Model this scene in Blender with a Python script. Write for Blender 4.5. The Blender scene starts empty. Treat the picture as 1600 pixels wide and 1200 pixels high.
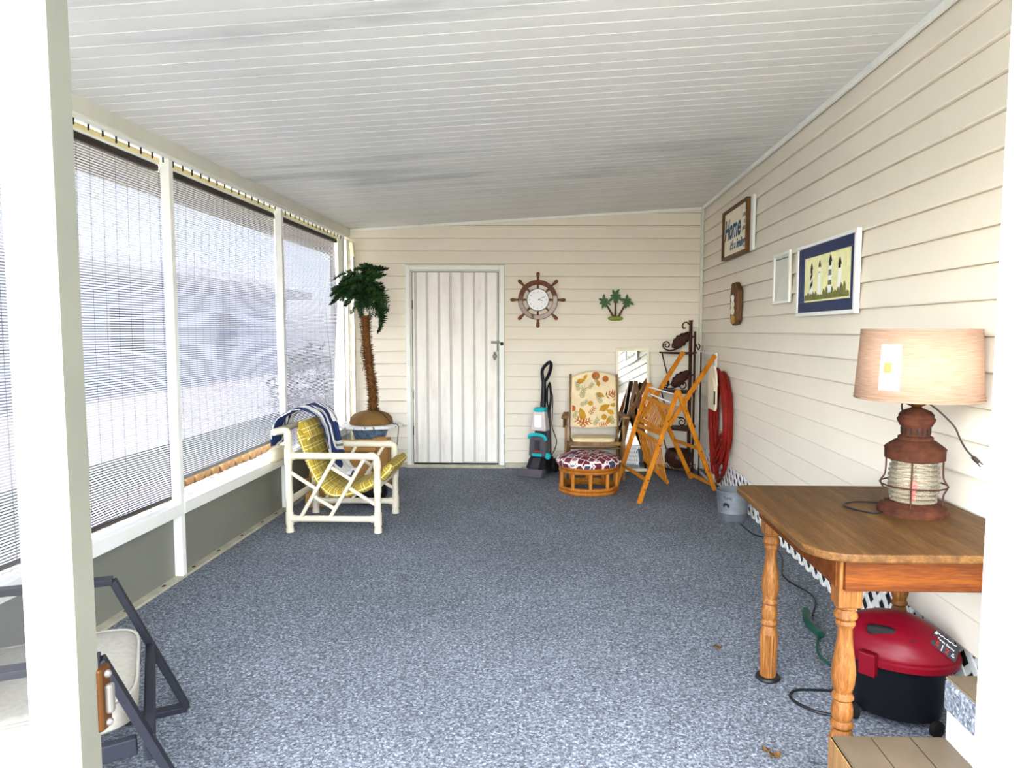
import bpy, bmesh, math, random
from mathutils import Vector, Matrix

random.seed(7)
SC = bpy.context.scene
COL = SC.collection
PI = math.pi

# ------------------------------------------------------------------ camera
F_PX, PPX = 1100.0, 850.0
YAW, PITCH, ROLL = math.atan(20 / F_PX), math.atan(83 / F_PX), 0.0035
EYE = Vector((0, 0, 1.40))
fwd = Vector((-math.sin(YAW) * math.cos(PITCH), math.cos(YAW) * math.cos(PITCH), -math.sin(PITCH)))
rgt = Vector((math.cos(YAW), math.sin(YAW), 0))
upv = rgt.cross(fwd)
r2 = rgt * math.cos(ROLL) + upv * math.sin(ROLL)
u2 = upv * math.cos(ROLL) - rgt * math.sin(ROLL)
cam = bpy.data.cameras.new('camera')
cam.sensor_fit = 'HORIZONTAL'
cam.sensor_width = 36.0
cam.lens = 36.0 * F_PX / 1600.0
cam.shift_x = (800.0 - PPX) / 1600.0
cam.clip_start = 0.02
camo = bpy.data.objects.new('camera', cam)
COL.objects.link(camo)
m = Matrix((r2, u2, -fwd)).transposed().to_4x4()
m.translation = EYE
camo.matrix_world = m
SC.camera = camo

# ------------------------------------------------------------------ sky, sun, exposure
world = bpy.data.worlds.new('sky_world')
SC.world = world
world.use_nodes = True
wn = world.node_tree.nodes
bg = wn['Background']
sky = wn.new('ShaderNodeTexSky')
sky.sky_type = 'NISHITA'
sky.sun_disc = False
sky.sun_elevation = math.radians(58)
sky.sun_rotation = math.radians(200)
sky.air_density = 1.0
sky.dust_density = 1.2
sky.ozone_density = 1.0
hs_ = wn.new('ShaderNodeHueSaturation')
hs_.inputs['Saturation'].default_value = 0.40
world.node_tree.links.new(sky.outputs[0], hs_.inputs['Color'])
world.node_tree.links.new(hs_.outputs[0], bg.inputs[0])
bg.inputs[1].default_value = 0.42

sun = bpy.data.lights.new('sun', 'SUN')
sun.energy = 3.4
sun.angle = math.radians(0.6)
sun.color = (1.0, 0.95, 0.87)
suno = bpy.data.objects.new('sun', sun)
COL.objects.link(suno)
suno.rotation_euler = Vector((0.28, 0.62, -1.12)).to_track_quat('-Z', 'Y').to_euler()
suno.location = (-3, -6, 9)

SC.view_settings.view_transform = 'Standard'
SC.view_settings.look = 'None'
SC.view_settings.gamma = 1.0
SC.view_settings.use_curve_mapping = False
SC.view_settings.exposure = 3.2
SC.cycles.max_bounces = 14
SC.cycles.diffuse_bounces = 8
SC.cycles.transparent_max_bounces = 16
SC.cycles.caustics_reflective = False
SC.cycles.caustics_refractive = False
SC.cycles.use_denoising = True

# ------------------------------------------------------------------ helpers
def lin(c):
    c = c / 255.0
    return c / 12.92 if c <= 0.04045 else ((c + 0.055) / 1.055) ** 2.4

def rgb(r, g, b):
    return (lin(r), lin(g), lin(b), 1.0)

class MB:
    def __init__(self):
        self.v, self.f = [], []
    def add(self, vs, fs):
        b = len(self.v)
        self.v += [tuple(p) for p in vs]
        self.f += [tuple(b + i for i in q) for q in fs]
        return self
    def box(self, x0, x1, y0, y1, z0, z1):
        return self.add([(x0, y0, z0), (x1, y0, z0), (x1, y1, z0), (x0, y1, z0), (x0, y0, z1), (x1, y0, z1), (x1, y1, z1), (x0, y1, z1)],
                        [(0, 3, 2, 1), (4, 5, 6, 7), (0, 1, 5, 4), (1, 2, 6, 5), (2, 3, 7, 6), (3, 0, 4, 7)])
    def beam(self, p, q, w, h, up=(0, 0, 1)):
        p, q = Vector(p), Vector(q)
        d = (q - p).normalized()
        s = d.cross(Vector(up))
        if s.length < 1e-4:
            s = d.cross(Vector((1, 0, 0)))
        s.normalize()
        t = s.cross(d).normalized()
        vs = []
        for c in (p, q):
            for a, b in ((-1, -1), (1, -1), (1, 1), (-1, 1)):
                vs.append(c + s * a * w / 2 + t * b * h / 2)
        return self.add(vs, [(0, 1, 2, 3), (7, 6, 5, 4), (0, 4, 5, 1), (1, 5, 6, 2), (2, 6, 7, 3), (3, 7, 4, 0)])
    def tube(self, pts, r, n=8, closed=False):
        pts = [Vector(p) for p in pts]
        k = len(pts)
        rs = r if isinstance(r, (list, tuple)) else [r] * k
        vs, fs = [], []
        prev = None
        for i in range(k):
            a = pts[(i - 1) % k] if (closed or i > 0) else pts[i]
            b = pts[(i + 1) % k] if (closed or i < k - 1) else pts[i]
            d = (b - a)
            d = d.normalized() if d.length > 1e-9 else Vector((0, 0, 1))
            if prev is None:
                ref = Vector((0, 0, 1)) if abs(d.z) < 0.9 else Vector((1, 0, 0))
                s = d.cross(ref).normalized()
            else:
                s = prev - d * prev.dot(d)
                s = s.normalized() if s.length > 1e-6 else d.orthogonal().normalized()
            prev = s
            t = d.cross(s)
            for j in range(n):
                an = 2 * PI * j / n
                vs.append(pts[i] + (s * math.cos(an) + t * math.sin(an)) * rs[i])
        m_ = k if closed else k - 1
        for i in range(m_):
            for j in range(n):
                a, b = i * n + j, i * n + (j + 1) % n
                c, d_ = ((i + 1) % k) * n + (j + 1) % n, ((i + 1) % k) * n + j
                fs.append((a, b, c, d_))
        if not closed:
            fs.append(tuple(reversed(range(n))))
            fs.append(tuple((k - 1) * n + j for j in range(n)))
        return self.add(vs, fs)
    def lathe(self, prof, n=24, c=(0, 0, 0), sx=1.0, sy=1.0, cap=True):
        vs, fs = [], []
        for (r, z) in prof:
            for j in range(n):
                a = 2 * PI * j / n
                vs.append((c[0] + r * sx * math.cos(a), c[1] + r * sy * math.sin(a), c[2] + z))
        k = len(prof)
        for i in range(k - 1):
            for j in range(n):
                fs.append((i * n + j, i * n + (j + 1) % n, (i + 1) * n + (j + 1) % n, (i + 1) * n + j))
        if cap:
            fs.append(tuple(reversed(range(n))))
            fs.append(tuple((k - 1) * n + j for j in range(n)))
        return self.add(vs, fs)
    def prism(self, poly, ext):
        e = Vector(ext)
        a = [Vector(p) for p in poly]
        k = len(a)
        vs = a + [p + e for p in a]
        fs = [tuple(reversed(range(k))), tuple(range(k, 2 * k))]
        for i in range(k):
            j = (i + 1) % k
            fs.append((i, j, k + j, k + i))
        return self.add(vs, fs)
    def grid(self, fn, nu, nv):
        vs = [fn(i / nu, j / nv) for j in range(nv + 1) for i in range(nu + 1)]
        w = nu + 1
        fs = [(j * w + i, j * w + i + 1, (j + 1) * w + i + 1, (j + 1) * w + i) for j in range(nv) for i in range(nu)]
        return self.add(vs, fs)
    def ell(self, c, rx, ry, rz, n=16, k=10):
        prof = []
        vs, fs = [], []
        for i in range(1, k):
            t = PI * i / k - PI / 2
            for j in range(n):
                a = 2 * PI * j / n
                vs.append((c[0] + rx * math.cos(t) * math.cos(a), c[1] + ry * math.cos(t) * math.sin(a), c[2] + rz * math.sin(t)))
        b, tp = len(vs), len(vs) + 1
        vs += [(c[0], c[1], c[2] - rz), (c[0], c[1], c[2] + rz)]
        for i in range(k - 2):
            for j in range(n):
                fs.append((i * n + j, i * n + (j + 1) % n, (i + 1) * n + (j + 1) % n, (i + 1) * n + j))
        for j in range(n):
            fs.append((b, (j + 1) % n, j))
            fs.append((tp, (k - 2) * n + j, (k - 2) * n + (j + 1) % n))
        return self.add(vs, fs)
    def sbox(self, c, hx, hy, hz, e=4.0, n=24, k=12):
        """rounded pillow box (superellipsoid)"""
        def sp(v, p):
            return math.copysign(abs(v) ** p, v)
        p = 2.0 / e
        vs, fs = [], []
        for i in range(k + 1):
            t = PI * i / k - PI / 2
            for j in range(n):
                a = 2 * PI * j / n
                vs.append((c[0] + hx * sp(math.cos(t), p) * sp(math.cos(a), p), c[1] + hy * sp(math.cos(t), p) * sp(math.sin(a), p), c[2] + hz * sp(math.sin(t), p)))
        for i in range(k):
            for j in range(n):
                fs.append((i * n + j, i * n + (j + 1) % n, (i + 1) * n + (j + 1) % n, (i + 1) * n + j))
        return self.add(vs, fs)
    def mesh(self, name):
        me = bpy.data.meshes.new(name)
        me.from_pydata(self.v, [], self.f)
        me.validate()
        me.update()
        return me
    def build(self, name, mat, parent=None, smooth=True, bev=0.0, loc=None, rel=False, solid=0.0, sub=0, seg=2):
        if rel and parent is not None:
            o_ = parent
            off = Vector((0, 0, 0))
            while o_ is not None:
                off += o_.location
                o_ = o_.parent
            self.v = [(p[0] - off.x, p[1] - off.y, p[2] - off.z) for p in self.v]
        me = self.mesh(name)
        bm = bmesh.new()
        bm.from_mesh(me)
        bmesh.ops.recalc_face_normals(bm, faces=bm.faces)
        bm.to_mesh(me)
        bm.free()
        return link(name, me, mat, parent, smooth, bev, loc, solid, sub, seg)

def link(name, me, mat, parent=None, smooth=True, bev=0.0, loc=None, solid=0.0, sub=0, seg=2):
    if mat is not None and len(me.materials) == 0:
        me.materials.append(mat)
    if smooth and len(me.polygons):
        me.polygons.foreach_set('use_smooth', [True] * len(me.polygons))
        me.set_sharp_from_angle(angle=math.radians(38))
    o = bpy.data.objects.new(name, me)
    COL.objects.link(o)
    if parent is not None:
        o.parent = parent
    if loc is not None:
        o.location = loc
    if solid:
        md = o.modifiers.new('solidify', 'SOLIDIFY')
        md.thickness = solid
        md.offset = 0
    if sub:
        md = o.modifiers.new('subdivision', 'SUBSURF')
        md.levels = md.render_levels = sub
    if bev:
        md = o.modifiers.new('bevel', 'BEVEL')
        md.width = bev
        md.segments = seg
        md.limit_method = 'ANGLE'
        md.angle_limit = math.radians(40)
    return o

def copy_of(o, parent=None, loc=None, rot=None, scale=None):
    c = o.copy()
    COL.objects.link(c)
    c.parent = parent
    if loc is not None:
        c.location = loc
    if rot is not None:
        c.rotation_euler = rot
    if scale is not None:
        c.scale = scale
    return c

def thing(name, label, cat, loc=(0, 0, 0), rz=0.0, group=None):
    o = bpy.data.objects.new(name, None)
    o.empty_display_size = 0.05
    COL.objects.link(o)
    o.location = loc
    o.rotation_euler = (0, 0, rz)
    return tag(o, label, cat, group)

def tag(o, label, cat, group=None):
    o['label'] = label
    o['category'] = cat
    if group:
        o['group'] = group
    return o

def struct(o, label=None):
    o['kind'] = 'structure'
    if label:
        o['label'] = label
    return o

def struct_root(name, label=None, loc=(0, 0, 0)):
    o = bpy.data.objects.new(name, None)
    o.empty_display_size = 0.05
    COL.objects.link(o)
    o.location = loc
    return struct(o, label)

def arc(cx, cy, r, a0, a1, n):
    return [(cx + r * math.cos(a0 + (a1 - a0) * i / n), cy + r * math.sin(a0 + (a1 - a0) * i / n)) for i in range(n + 1)]

def smooth_path(pts, n=8):
    """Catmull-Rom through 3D points"""
    P = [Vector(p) for p in pts]
    out = []
    for i in range(len(P) - 1):
        p0, p1, p2, p3 = P[max(i - 1, 0)], P[i], P[i + 1], P[min(i + 2, len(P) - 1)]
        for k in range(n):
            t = k / n
            out.append(0.5 * ((2 * p1) + (p2 - p0) * t + (2 * p0 - 5 * p1 + 4 * p2 - p3) * t * t + (3 * p1 - p0 - 3 * p2 + p3) * t ** 3))
    out.append(P[-1])
    return out

def text_mesh(s, size, extrude=0.0006, shear=0.0, align='CENTER', space=1.0, bold=0.0):
    cu = bpy.data.curves.new('lettering', 'FONT')
    cu.body = s
    cu.size = size
    cu.extrude = extrude
    cu.shear = shear
    cu.align_x = align
    cu.align_y = 'CENTER'
    cu.space_character = space
    cu.offset = bold
    cu.resolution_u = 3
    o = bpy.data.objects.new('lettering', cu)
    COL.objects.link(o)
    dg = bpy.context.evaluated_depsgraph_get()
    me = bpy.data.meshes.new_from_object(o.evaluated_get(dg))
    bpy.data.objects.remove(o)
    bpy.data.curves.remove(cu)
    return me

# ------------------------------------------------------------------ materials
def mat_new(name):
    mt = bpy.data.materials.new(name)
    mt.use_nodes = True
    nt = mt.node_tree
    return mt, nt, nt.nodes, nt.links, nt.nodes['Principled BSDF']

def nz(N, scale, detail=3.0, rough=0.55):
    n = N.new('ShaderNodeTexNoise')
    n.inputs['Scale'].default_value = scale
    n.inputs['Detail'].default_value = detail
    n.inputs['Roughness'].default_value = rough
    return n

def ramp(N, stops):
    r = N.new('ShaderNodeValToRGB')
    e = r.color_ramp.elements
    while len(e) < len(stops):
        e.new(0.5)
    for i, (p, c) in enumerate(stops):
        e[i].position = p
        e[i].color = c
    return r

def coords(N, L, kind='Object', scale=(1, 1, 1), rot=(0, 0, 0), loc=(0, 0, 0)):
    if kind == 'Position':
        g = N.new('ShaderNodeNewGeometry')
        src = g.outputs['Position']
    else:
        t = N.new('ShaderNodeTexCoord')
        src = t.outputs[kind]
    mp = N.new('ShaderNodeMapping')
    mp.inputs['Scale'].default_value = scale
    mp.inputs['Rotation'].default_value = rot
    mp.inputs['Location'].default_value = loc
    L.new(src, mp.inputs['Vector'])
    return mp.outputs['Vector']

def bump(N, L, B, height, strength=0.2, dist=0.002):
    b = N.new('ShaderNodeBump')
    b.inputs['Strength'].default_value = strength
    b.inputs['Distance'].default_value = dist
    L.new(height, b.inputs['Height'])
    L.new(b.outputs[0], B.inputs['Normal'])

def plain(name, col, rough=0.6, metal=0.0, var=0.12, scale=14.0, bmp=0.0, kind='Object', spec=0.18, stretch=(1, 1, 1)):
    mt, nt, N, L, B = mat_new(name)
    v = coords(N, L, kind, stretch)
    n = nz(N, scale, 4)
    L.new(v, n.inputs['Vector'])
    lo = tuple(c * (1 - var) for c in col[:3]) + (1,)
    hi = tuple(min(1, c * (1 + var)) for c in col[:3]) + (1,)
    r = ramp(N, [(0.3, lo), (0.7, hi)])
    L.new(n.outputs[0], r.inputs[0])
    L.new(r.outputs[0], B.inputs['Base Color'])
    B.inputs['Roughness'].default_value = rough
    B.inputs['Metallic'].default_value = metal
    B.inputs['Specular IOR Level'].default_value = spec
    if bmp:
        bump(N, L, B, n.outputs[0], bmp)
    return mt

def wood(name, dark, mid, light, rough=0.45, axis=0, scale=6.0, ring=5.0, coat=0.0):
    mt, nt, N, L, B = mat_new(name)
    st = [18.0, 18.0, 18.0]
    st[axis] = 1.2
    v = coords(N, L, 'Object', tuple(st))
    n1 = nz(N, scale / 4, 5, 0.6)
    n2 = nz(N, scale * 2.2, 3, 0.6)
    L.new(v, n1.inputs['Vector'])
    L.new(v, n2.inputs['Vector'])
    mx = N.new('ShaderNodeMix')
    mx.data_type = 'FLOAT'
    mx.inputs[0].default_value = 0.45
    L.new(n1.outputs[0], mx.inputs[2])
    L.new(n2.outputs[0], mx.inputs[3])
    r = ramp(N, [(0.32, dark), (0.5, mid), (0.68, light)])
    L.new(mx.outputs[0], r.inputs[0])
    L.new(r.outputs[0], B.inputs['Base Color'])
    B.inputs['Roughness'].default_value = rough
    B.inputs['Coat Weight'].default_value = coat
    B.inputs['Specular IOR Level'].default_value = 0.16
    bump(N, L, B, n2.outputs[0], 0.08)
    return mt

M = {}
# carpet: speckled blue grey loop pile
def m_carpet():
    mt, nt, N, L, B = mat_new('carpet')
    v = coords(N, L, 'Position')
    a = nz(N, 70, 6, 0.85)
    b = N.new('ShaderNodeTexVoronoi'); b.inputs['Scale'].default_value = 140
    c = nz(N, 1.3, 3)
    for n in (a, b, c):
        L.new(v, n.inputs['Vector'])
    r1 = ramp(N, [(0.30, rgb(56, 60, 68)), (0.47, rgb(108, 114, 123)), (0.60, rgb(142, 148, 157)), (0.74, rgb(216, 219, 222))])
    L.new(a.outputs[0], r1.inputs[0])
    sep = N.new('ShaderNodeSeparateColor'); L.new(b.outputs['Color'], sep.inputs[0])
    r2_ = ramp(N, [(0.0, (0.45, 0.45, 0.45, 1)), (0.5, (0.9, 0.9, 0.9, 1)), (0.85, (1.3, 1.3, 1.3, 1)), (1, (1.9, 1.9, 1.9, 1))])
    L.new(sep.outputs[0], r2_.inputs[0])
    r3 = ramp(N, [(0.3, (0.84, 0.84, 0.83, 1)), (0.7, (1.06, 1.06, 1.07, 1))])
    L.new(c.outputs[0], r3.inputs[0])
    m1 = N.new('ShaderNodeMix'); m1.data_type = 'RGBA'; m1.blend_type = 'MULTIPLY'; m1.inputs[0].default_value = 1
    m2 = N.new('ShaderNodeMix'); m2.data_type = 'RGBA'; m2.blend_type = 'MULTIPLY'; m2.inputs[0].default_value = 1
    L.new(r1.outputs[0], m1.inputs[6]); L.new(r2_.outputs[0], m1.inputs[7])
    L.new(m1.outputs[2], m2.inputs[6]); L.new(r3.outputs[0], m2.inputs[7])
    L.new(m2.outputs[2], B.inputs['Base Color'])
    B.inputs['Roughness'].default_value = 0.95
    B.inputs['Specular IOR Level'].default_value = 0.1
    bump(N, L, B, a.outputs[0], 0.6, 0.006)
    return mt
M['carpet'] = m_carpet()

def m_ceiling():
    mt, nt, N, L, B = mat_new('painted_pan')
    v = coords(N, L, 'Position', (0.55, 3.0, 1))
    v2 = coords(N, L, 'Position', (0.5, 0.8, 1), loc=(1.7, 0.4, 0))
    a = nz(N, 1.6, 6, 0.65)
    b = nz(N, 1.0, 2, 0.5)
    L.new(v, a.inputs['Vector']); L.new(v2, b.inputs['Vector'])
    mu = N.new('ShaderNodeMath'); mu.operation = 'MULTIPLY'
    L.new(a.outputs[0], mu.inputs[0]); L.new(b.outputs[0], mu.inputs[1])
    r = ramp(N, [(0.12, rgb(212, 211, 209)), (0.30, rgb(206, 206, 204)), (0.38, rgb(186, 188, 187)), (0.50, rgb(160, 165, 165))])
    L.new(mu.outputs[0], r.inputs[0])
    L.new(r.outputs[0], B.inputs['Base Color'])
    B.inputs['Roughness'].default_value = 0.5
    return mt
M['ceiling'] = m_ceiling()
M['siding'] = plain('vinyl_siding', rgb(223, 214, 197), 0.55, var=0.03, scale=2.0, kind='Position', bmp=0.02)
M['white'] = plain('white_painted_metal', rgb(228, 228, 222), 0.4, var=0.03, scale=5)
M['offwhite'] = plain('weathered_white_metal', rgb(206, 205, 193), 0.45, var=0.06, scale=4)
M['kick'] = plain('grey_kick_panel', rgb(122, 122, 112), 0.5, var=0.05, scale=3, kind='Position')
M['plate'] = plain('stained_base_plate', rgb(178, 172, 152), 0.6, var=0.18, scale=9, kind='Position')
M['rust_spot'] = plain('rust_spot', rgb(74, 52, 36), 0.9, var=0.3)
M['doorwhite'] = None
def m_door():
    mt, nt, N, L, B = mat_new('old_white_door_paint')
    v = coords(N, L, 'Position', (4, 4, 0.8))
    a = nz(N, 2.2, 5, 0.65); L.new(v, a.inputs['Vector'])
    r = ramp(N, [(0.3, rgb(216, 207, 196)), (0.48, rgb(232, 226, 217)), (0.7, rgb(238, 235, 228))])
    L.new(a.outputs[0], r.inputs[0]); L.new(r.outputs[0], B.inputs['Base Color'])
    B.inputs['Roughness'].default_value = 0.5
    return mt
M['doorwhite'] = m_door()
M['groove'] = plain('door_groove', rgb(198, 193, 187), 0.6, var=0.05)
M['darkgap'] = plain('dark_gap', rgb(26, 25, 25), 0.8, var=0.1)
M['darkbrown'] = plain('dark_brown_metal', rgb(50, 42, 38), 0.5, var=0.1)
M['tanmetal'] = plain('tan_soffit', rgb(238, 226, 178), 0.6, var=0.04, kind='Position')
M['chrome'] = plain('brushed_steel', rgb(104, 101, 97), 0.45, 0.6, var=0.1)
M['brass'] = plain('tarnished_brass', rgb(78, 48, 22), 0.5, 0.7, var=0.3)
M['black'] = plain('black_plastic', rgb(24, 24, 26), 0.4, var=0.2)
M['blackrub'] = plain('black_rubber', rgb(20, 20, 20), 0.7, var=0.2)
M['pvc'] = plain('cream_pvc', rgb(208, 199, 178), 0.35, var=0.03, scale=8)

def m_fabric_shade():
    """woven roll-up shade: white translucent slats, open slits between, dark vertical strings"""
    mt, nt, N, L, B = mat_new('sun_shade_weave')
    N.remove(B)
    out = N['Material Output']
    g = N.new('ShaderNodeNewGeometry')
    sp = N.new('ShaderNodeSeparateXYZ'); L.new(g.outputs['Position'], sp.inputs[0])
    def fr(sock, pitch, thr):
        a = N.new('ShaderNodeMath'); a.operation = 'DIVIDE'; a.inputs[1].default_value = pitch; L.new(sock, a.inputs[0])
        b = N.new('ShaderNodeMath'); b.operation = 'FRACT'; L.new(a.outputs[0], b.inputs[0])
        c = N.new('ShaderNodeMath'); c.operation = 'LESS_THAN'; c.inputs[1].default_value = thr; L.new(b.outputs[0], c.inputs[0])
        return c.outputs[0]
    gap = fr(sp.outputs['Z'], 0.0125, 0.40)
    string = fr(sp.outputs['Y'], 0.095, 0.035)
    d = N.new('ShaderNodeBsdfDiffuse'); d.inputs[0].default_value = rgb(220, 219, 228)
    t = N.new('ShaderNodeBsdfTranslucent'); t.inputs[0].default_value = rgb(214, 214, 232)
    m1 = N.new('ShaderNodeMixShader'); m1.inputs[0].default_value = 0.068
    L.new(d.outputs[0], m1.inputs[1]); L.new(t.outputs[0], m1.inputs[2])
    tr = N.new('ShaderNodeBsdfTransparent'); tr.inputs[0].default_value = (0.055, 0.056, 0.066, 1)
    m2 = N.new('ShaderNodeMixShader'); L.new(gap, m2.inputs[0])
    L.new(m1.outputs[0], m2.inputs[1]); L.new(tr.outputs[0], m2.inputs[2])
    ds = N.new('ShaderNodeBsdfDiffuse'); ds.inputs[0].default_value = rgb(60, 60, 62)
    m3 = N.new('ShaderNodeMixShader'); L.new(string, m3.inputs[0])
    L.new(m2.outputs[0], m3.inputs[1]); L.new(ds.outputs[0], m3.inputs[2])
    L.new(m3.outputs[0], out.inputs[0])
    return mt
M['shade_weave'] = m_fabric_shade()

def m_mesh_screen(name, alpha, col):
    mt, nt, N, L, B = mat_new(name)
    N.remove(B)
    out = N['Material Output']
    d = N.new('ShaderNodeBsdfDiffuse'); d.inputs[0].default_value = col
    tr = N.new('ShaderNodeBsdfTransparent')
    m_ = N.new('ShaderNodeMixShader'); m_.inputs[0].default_value = alpha
    L.new(tr.outputs[0], m_.inputs[1]); L.new(d.outputs[0], m_.inputs[2])
    L.new(m_.outputs[0], out.inputs[0])
    return mt
M['screen'] = m_mesh_screen('insect_screen', 0.14, rgb(46, 47, 48))

M['oaktop'] = wood('worn_oak_top', rgb(52, 33, 14), rgb(84, 56, 26), rgb(116, 82, 42), 0.5, axis=1, scale=9, coat=0.0)
M['oak'] = wood('honey_oak', rgb(44, 17, 1), rgb(80, 36, 2), rgb(106, 56, 7), 0.6, axis=0, scale=7, coat=0.0)
M['oakleg'] = wood('worn_oak_leg', rgb(70, 40, 14), rgb(116, 72, 32), rgb(152, 106, 58), 0.5, axis=2, scale=7, coat=0.0)
M['pine'] = wood('amber_pine', rgb(150, 84, 14), rgb(186, 112, 24), rgb(208, 140, 44), 0.4, axis=2, scale=4)
M['darkwood'] = wood('dark_brown_wood', rgb(70, 46, 22), rgb(98, 66, 34), rgb(122, 88, 48), 0.45, axis=2, scale=4)
M['greywood'] = wood('tan_varnished_wood', rgb(92, 64, 34), rgb(126, 92, 54), rgb(152, 118, 76), 0.5, axis=2, scale=4)
M['wheelwood'] = wood('reddish_varnished_wood', rgb(58, 24, 8), rgb(102, 50, 18), rgb(132, 74, 30), 0.45, axis=0, scale=5, coat=0.3)
M['bamboo'] = wood('honey_rattan', rgb(118, 62, 14), rgb(166, 98, 30), rgb(196, 132, 56), 0.42, axis=2, scale=4, coat=0.0)
M['frameframe'] = wood('brown_frame_wood', rgb(60, 38, 18), rgb(90, 58, 28), rgb(110, 74, 40), 0.45, axis=2, scale=4)
M['rusty'] = plain('rusted_iron', rgb(66, 34, 20), 0.85, 0.1, var=0.45, scale=30, bmp=0.4)
M['rustdark'] = plain('brown_wrought_iron', rgb(62, 36, 27), 0.6, 0.3, var=0.3, scale=20)
M['cream'] = plain('cream_painted_wood', rgb(232, 224, 196), 0.5, var=0.04)
M['galv'] = plain('galvanised_steel', rgb(112, 116, 121), 0.55, 0.35, var=0.22, scale=11, bmp=0.05)
M['hose'] = plain('red_rubber_hose', rgb(124, 22, 16), 0.42, var=0.22, scale=7)
M['beigeplastic'] = plain('beige_plastic', rgb(216, 204, 178), 0.5, var=0.04)
M['vacred'] = plain('dusty_red_plastic', rgb(98, 5, 20), 0.4, var=0.18, scale=5)
M['vacblack'] = plain('black_drum_plastic', rgb(14, 15, 20), 0.38, var=0.25, scale=5)
M['cardboard'] = plain('cardboard', rgb(176, 132, 78), 0.85, var=0.08, scale=5)
M['teal'] = plain('teal_plastic', rgb(30, 168, 172), 0.3, var=0.05)
M['smoke'] = plain('smoky_clear_tank', rgb(84, 80, 86), 0.12, var=0.12, scale=6)
M['paletank'] = plain('frosted_clear_tank', rgb(196, 184, 184), 0.2, var=0.1, scale=8)
M['darkgrey'] = plain('dark_grey_plastic', rgb(52, 52, 56), 0.4, var=0.15)
M['darkmetal'] = plain('charcoal_powder_coat', rgb(30, 31, 39), 0.5, var=0.06)
M['greyfab'] = plain('grey_canvas_cushion', rgb(146, 142, 132), 0.9, var=0.10, scale=60, bmp=0.25)
M['navy'] = plain('navy_frame', rgb(22, 40, 84), 0.4, var=0.15)
M['paper'] = plain('cream_paper', rgb(238, 226, 200), 0.6, var=0.04)
M['print_yellow'] = plain('pale_yellow_print', rgb(236, 232, 176), 0.5, var=0.10, scale=16)
M['ink'] = plain('dark_ink', rgb(34, 34, 38), 0.6, var=0.1)
M['inkblue'] = plain('teal_blue_ink', rgb(42, 78, 104), 0.6, var=0.15)
M['inkgrey'] = plain('grey_ink', rgb(120, 120, 116), 0.6, var=0.15)
M['olive'] = plain('olive_ink', rgb(116, 118, 66), 0.6, var=0.3, scale=40)
M['printwhite'] = plain('white_print', rgb(246, 246, 246), 0.5, var=0.02)
M['printred'] = plain('red_print', rgb(176, 34, 28), 0.5, var=0.1)
M['leafgreen'] = plain('palm_leaf_green', rgb(44, 78, 34), 0.6, var=0.45, scale=30)
M['plaquegreen'] = plain('painted_green', rgb(36, 84, 34), 0.35, var=0.35, scale=30)
M['plaquebase'] = plain('painted_olive', rgb(118, 128, 44), 0.4, var=0.3, scale=40)
M['plaquetrunk'] = plain('painted_brown', rgb(76, 60, 38), 0.45, var=0.3, scale=40)
M['garland'] = plain('rust_brown_garland', rgb(108, 68, 32), 0.8, var=0.4, scale=50)
M['sack'] = plain('brown_plastic_mound', rgb(124, 92, 50), 0.75, var=0.18, scale=10, bmp=0.3)
M['chipwhite'] = None
def m_chip():
    mt, nt, N, L, B = mat_new('chipped_white_paint')
    v = coords(N, L, 'Object')
    a = nz(N, 26, 4, 0.6); L.new(v, a.inputs['Vector'])
    r = ramp(N, [(0.0, rgb(44, 60, 62)), (0.37, rgb(60, 74, 74)), (0.39, rgb(226, 226, 220)), (1.0, rgb(238, 238, 232))])
    L.new(a.outputs[0], r.inputs[0]); L.new(r.outputs[0], B.inputs['Base Color'])
    B.inputs['Roughness'].default_value = 0.5
    return mt
M['chipwhite'] = m_chip()
M['bluepot'] = plain('blue_grey_ceramic', rgb(96, 116, 138), 0.3, var=0.5, scale=28)
M['stone'] = plain('tan_edging_stone', rgb(112, 84, 54), 0.9, var=0.15, scale=10, bmp=0.3)
def m_gravel():
    mt, nt, N, L, B = mat_new('white_gravel')
    v = coords(N, L, 'Position')
    a = N.new('ShaderNodeTexVoronoi'); a.inputs['Scale'].default_value = 26
    L.new(v, a.inputs['Vector'])
    r = ramp(N, [(0.0, rgb(196, 190, 182)), (0.35, rgb(150, 144, 136)), (0.6, rgb(44, 40, 36))])
    L.new(a.outputs['Distance'], r.inputs[0]); L.new(r.outputs[0], B.inputs['Base Color'])
    B.inputs['Roughness'].default_value = 0.9
    bump(N, L, B, a.outputs['Distance'], 0.8, 0.03)
    return mt
M['gravel'] = m_gravel()
M['grass'] = plain('lawn_grass', rgb(62, 78, 22), 0.9, var=0.35, scale=30, kind='Position', bmp=0.4)
M['bushgreen'] = plain('shrub_leaves', rgb(44, 66, 18), 0.7, var=0.35, scale=9)
M['nwall'] = plain('pale_blue_house_siding', rgb(178, 188, 214), 0.7, var=0.03, kind='Position')
M['nroof'] = plain('pale_house_roof', rgb(216, 214, 206), 0.6, var=0.04, kind='Position')
M['nglass'] = plain('dark_window_glass', rgb(78, 92, 118), 0.1, var=0.1)
M['concrete'] = plain('pale_concrete', rgb(226, 220, 208), 0.9, var=0.06, kind='Position', scale=6)
M['tile'] = plain('tan_floor_tile', rgb(88, 77, 62), 0.45, var=0.2, scale=7, kind='Position')
M['grout'] = plain('dark_grout', rgb(112, 100, 84), 0.9)
M['roof'] = plain('roof_metal', rgb(214, 214, 210), 0.5, var=0.03)

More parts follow.
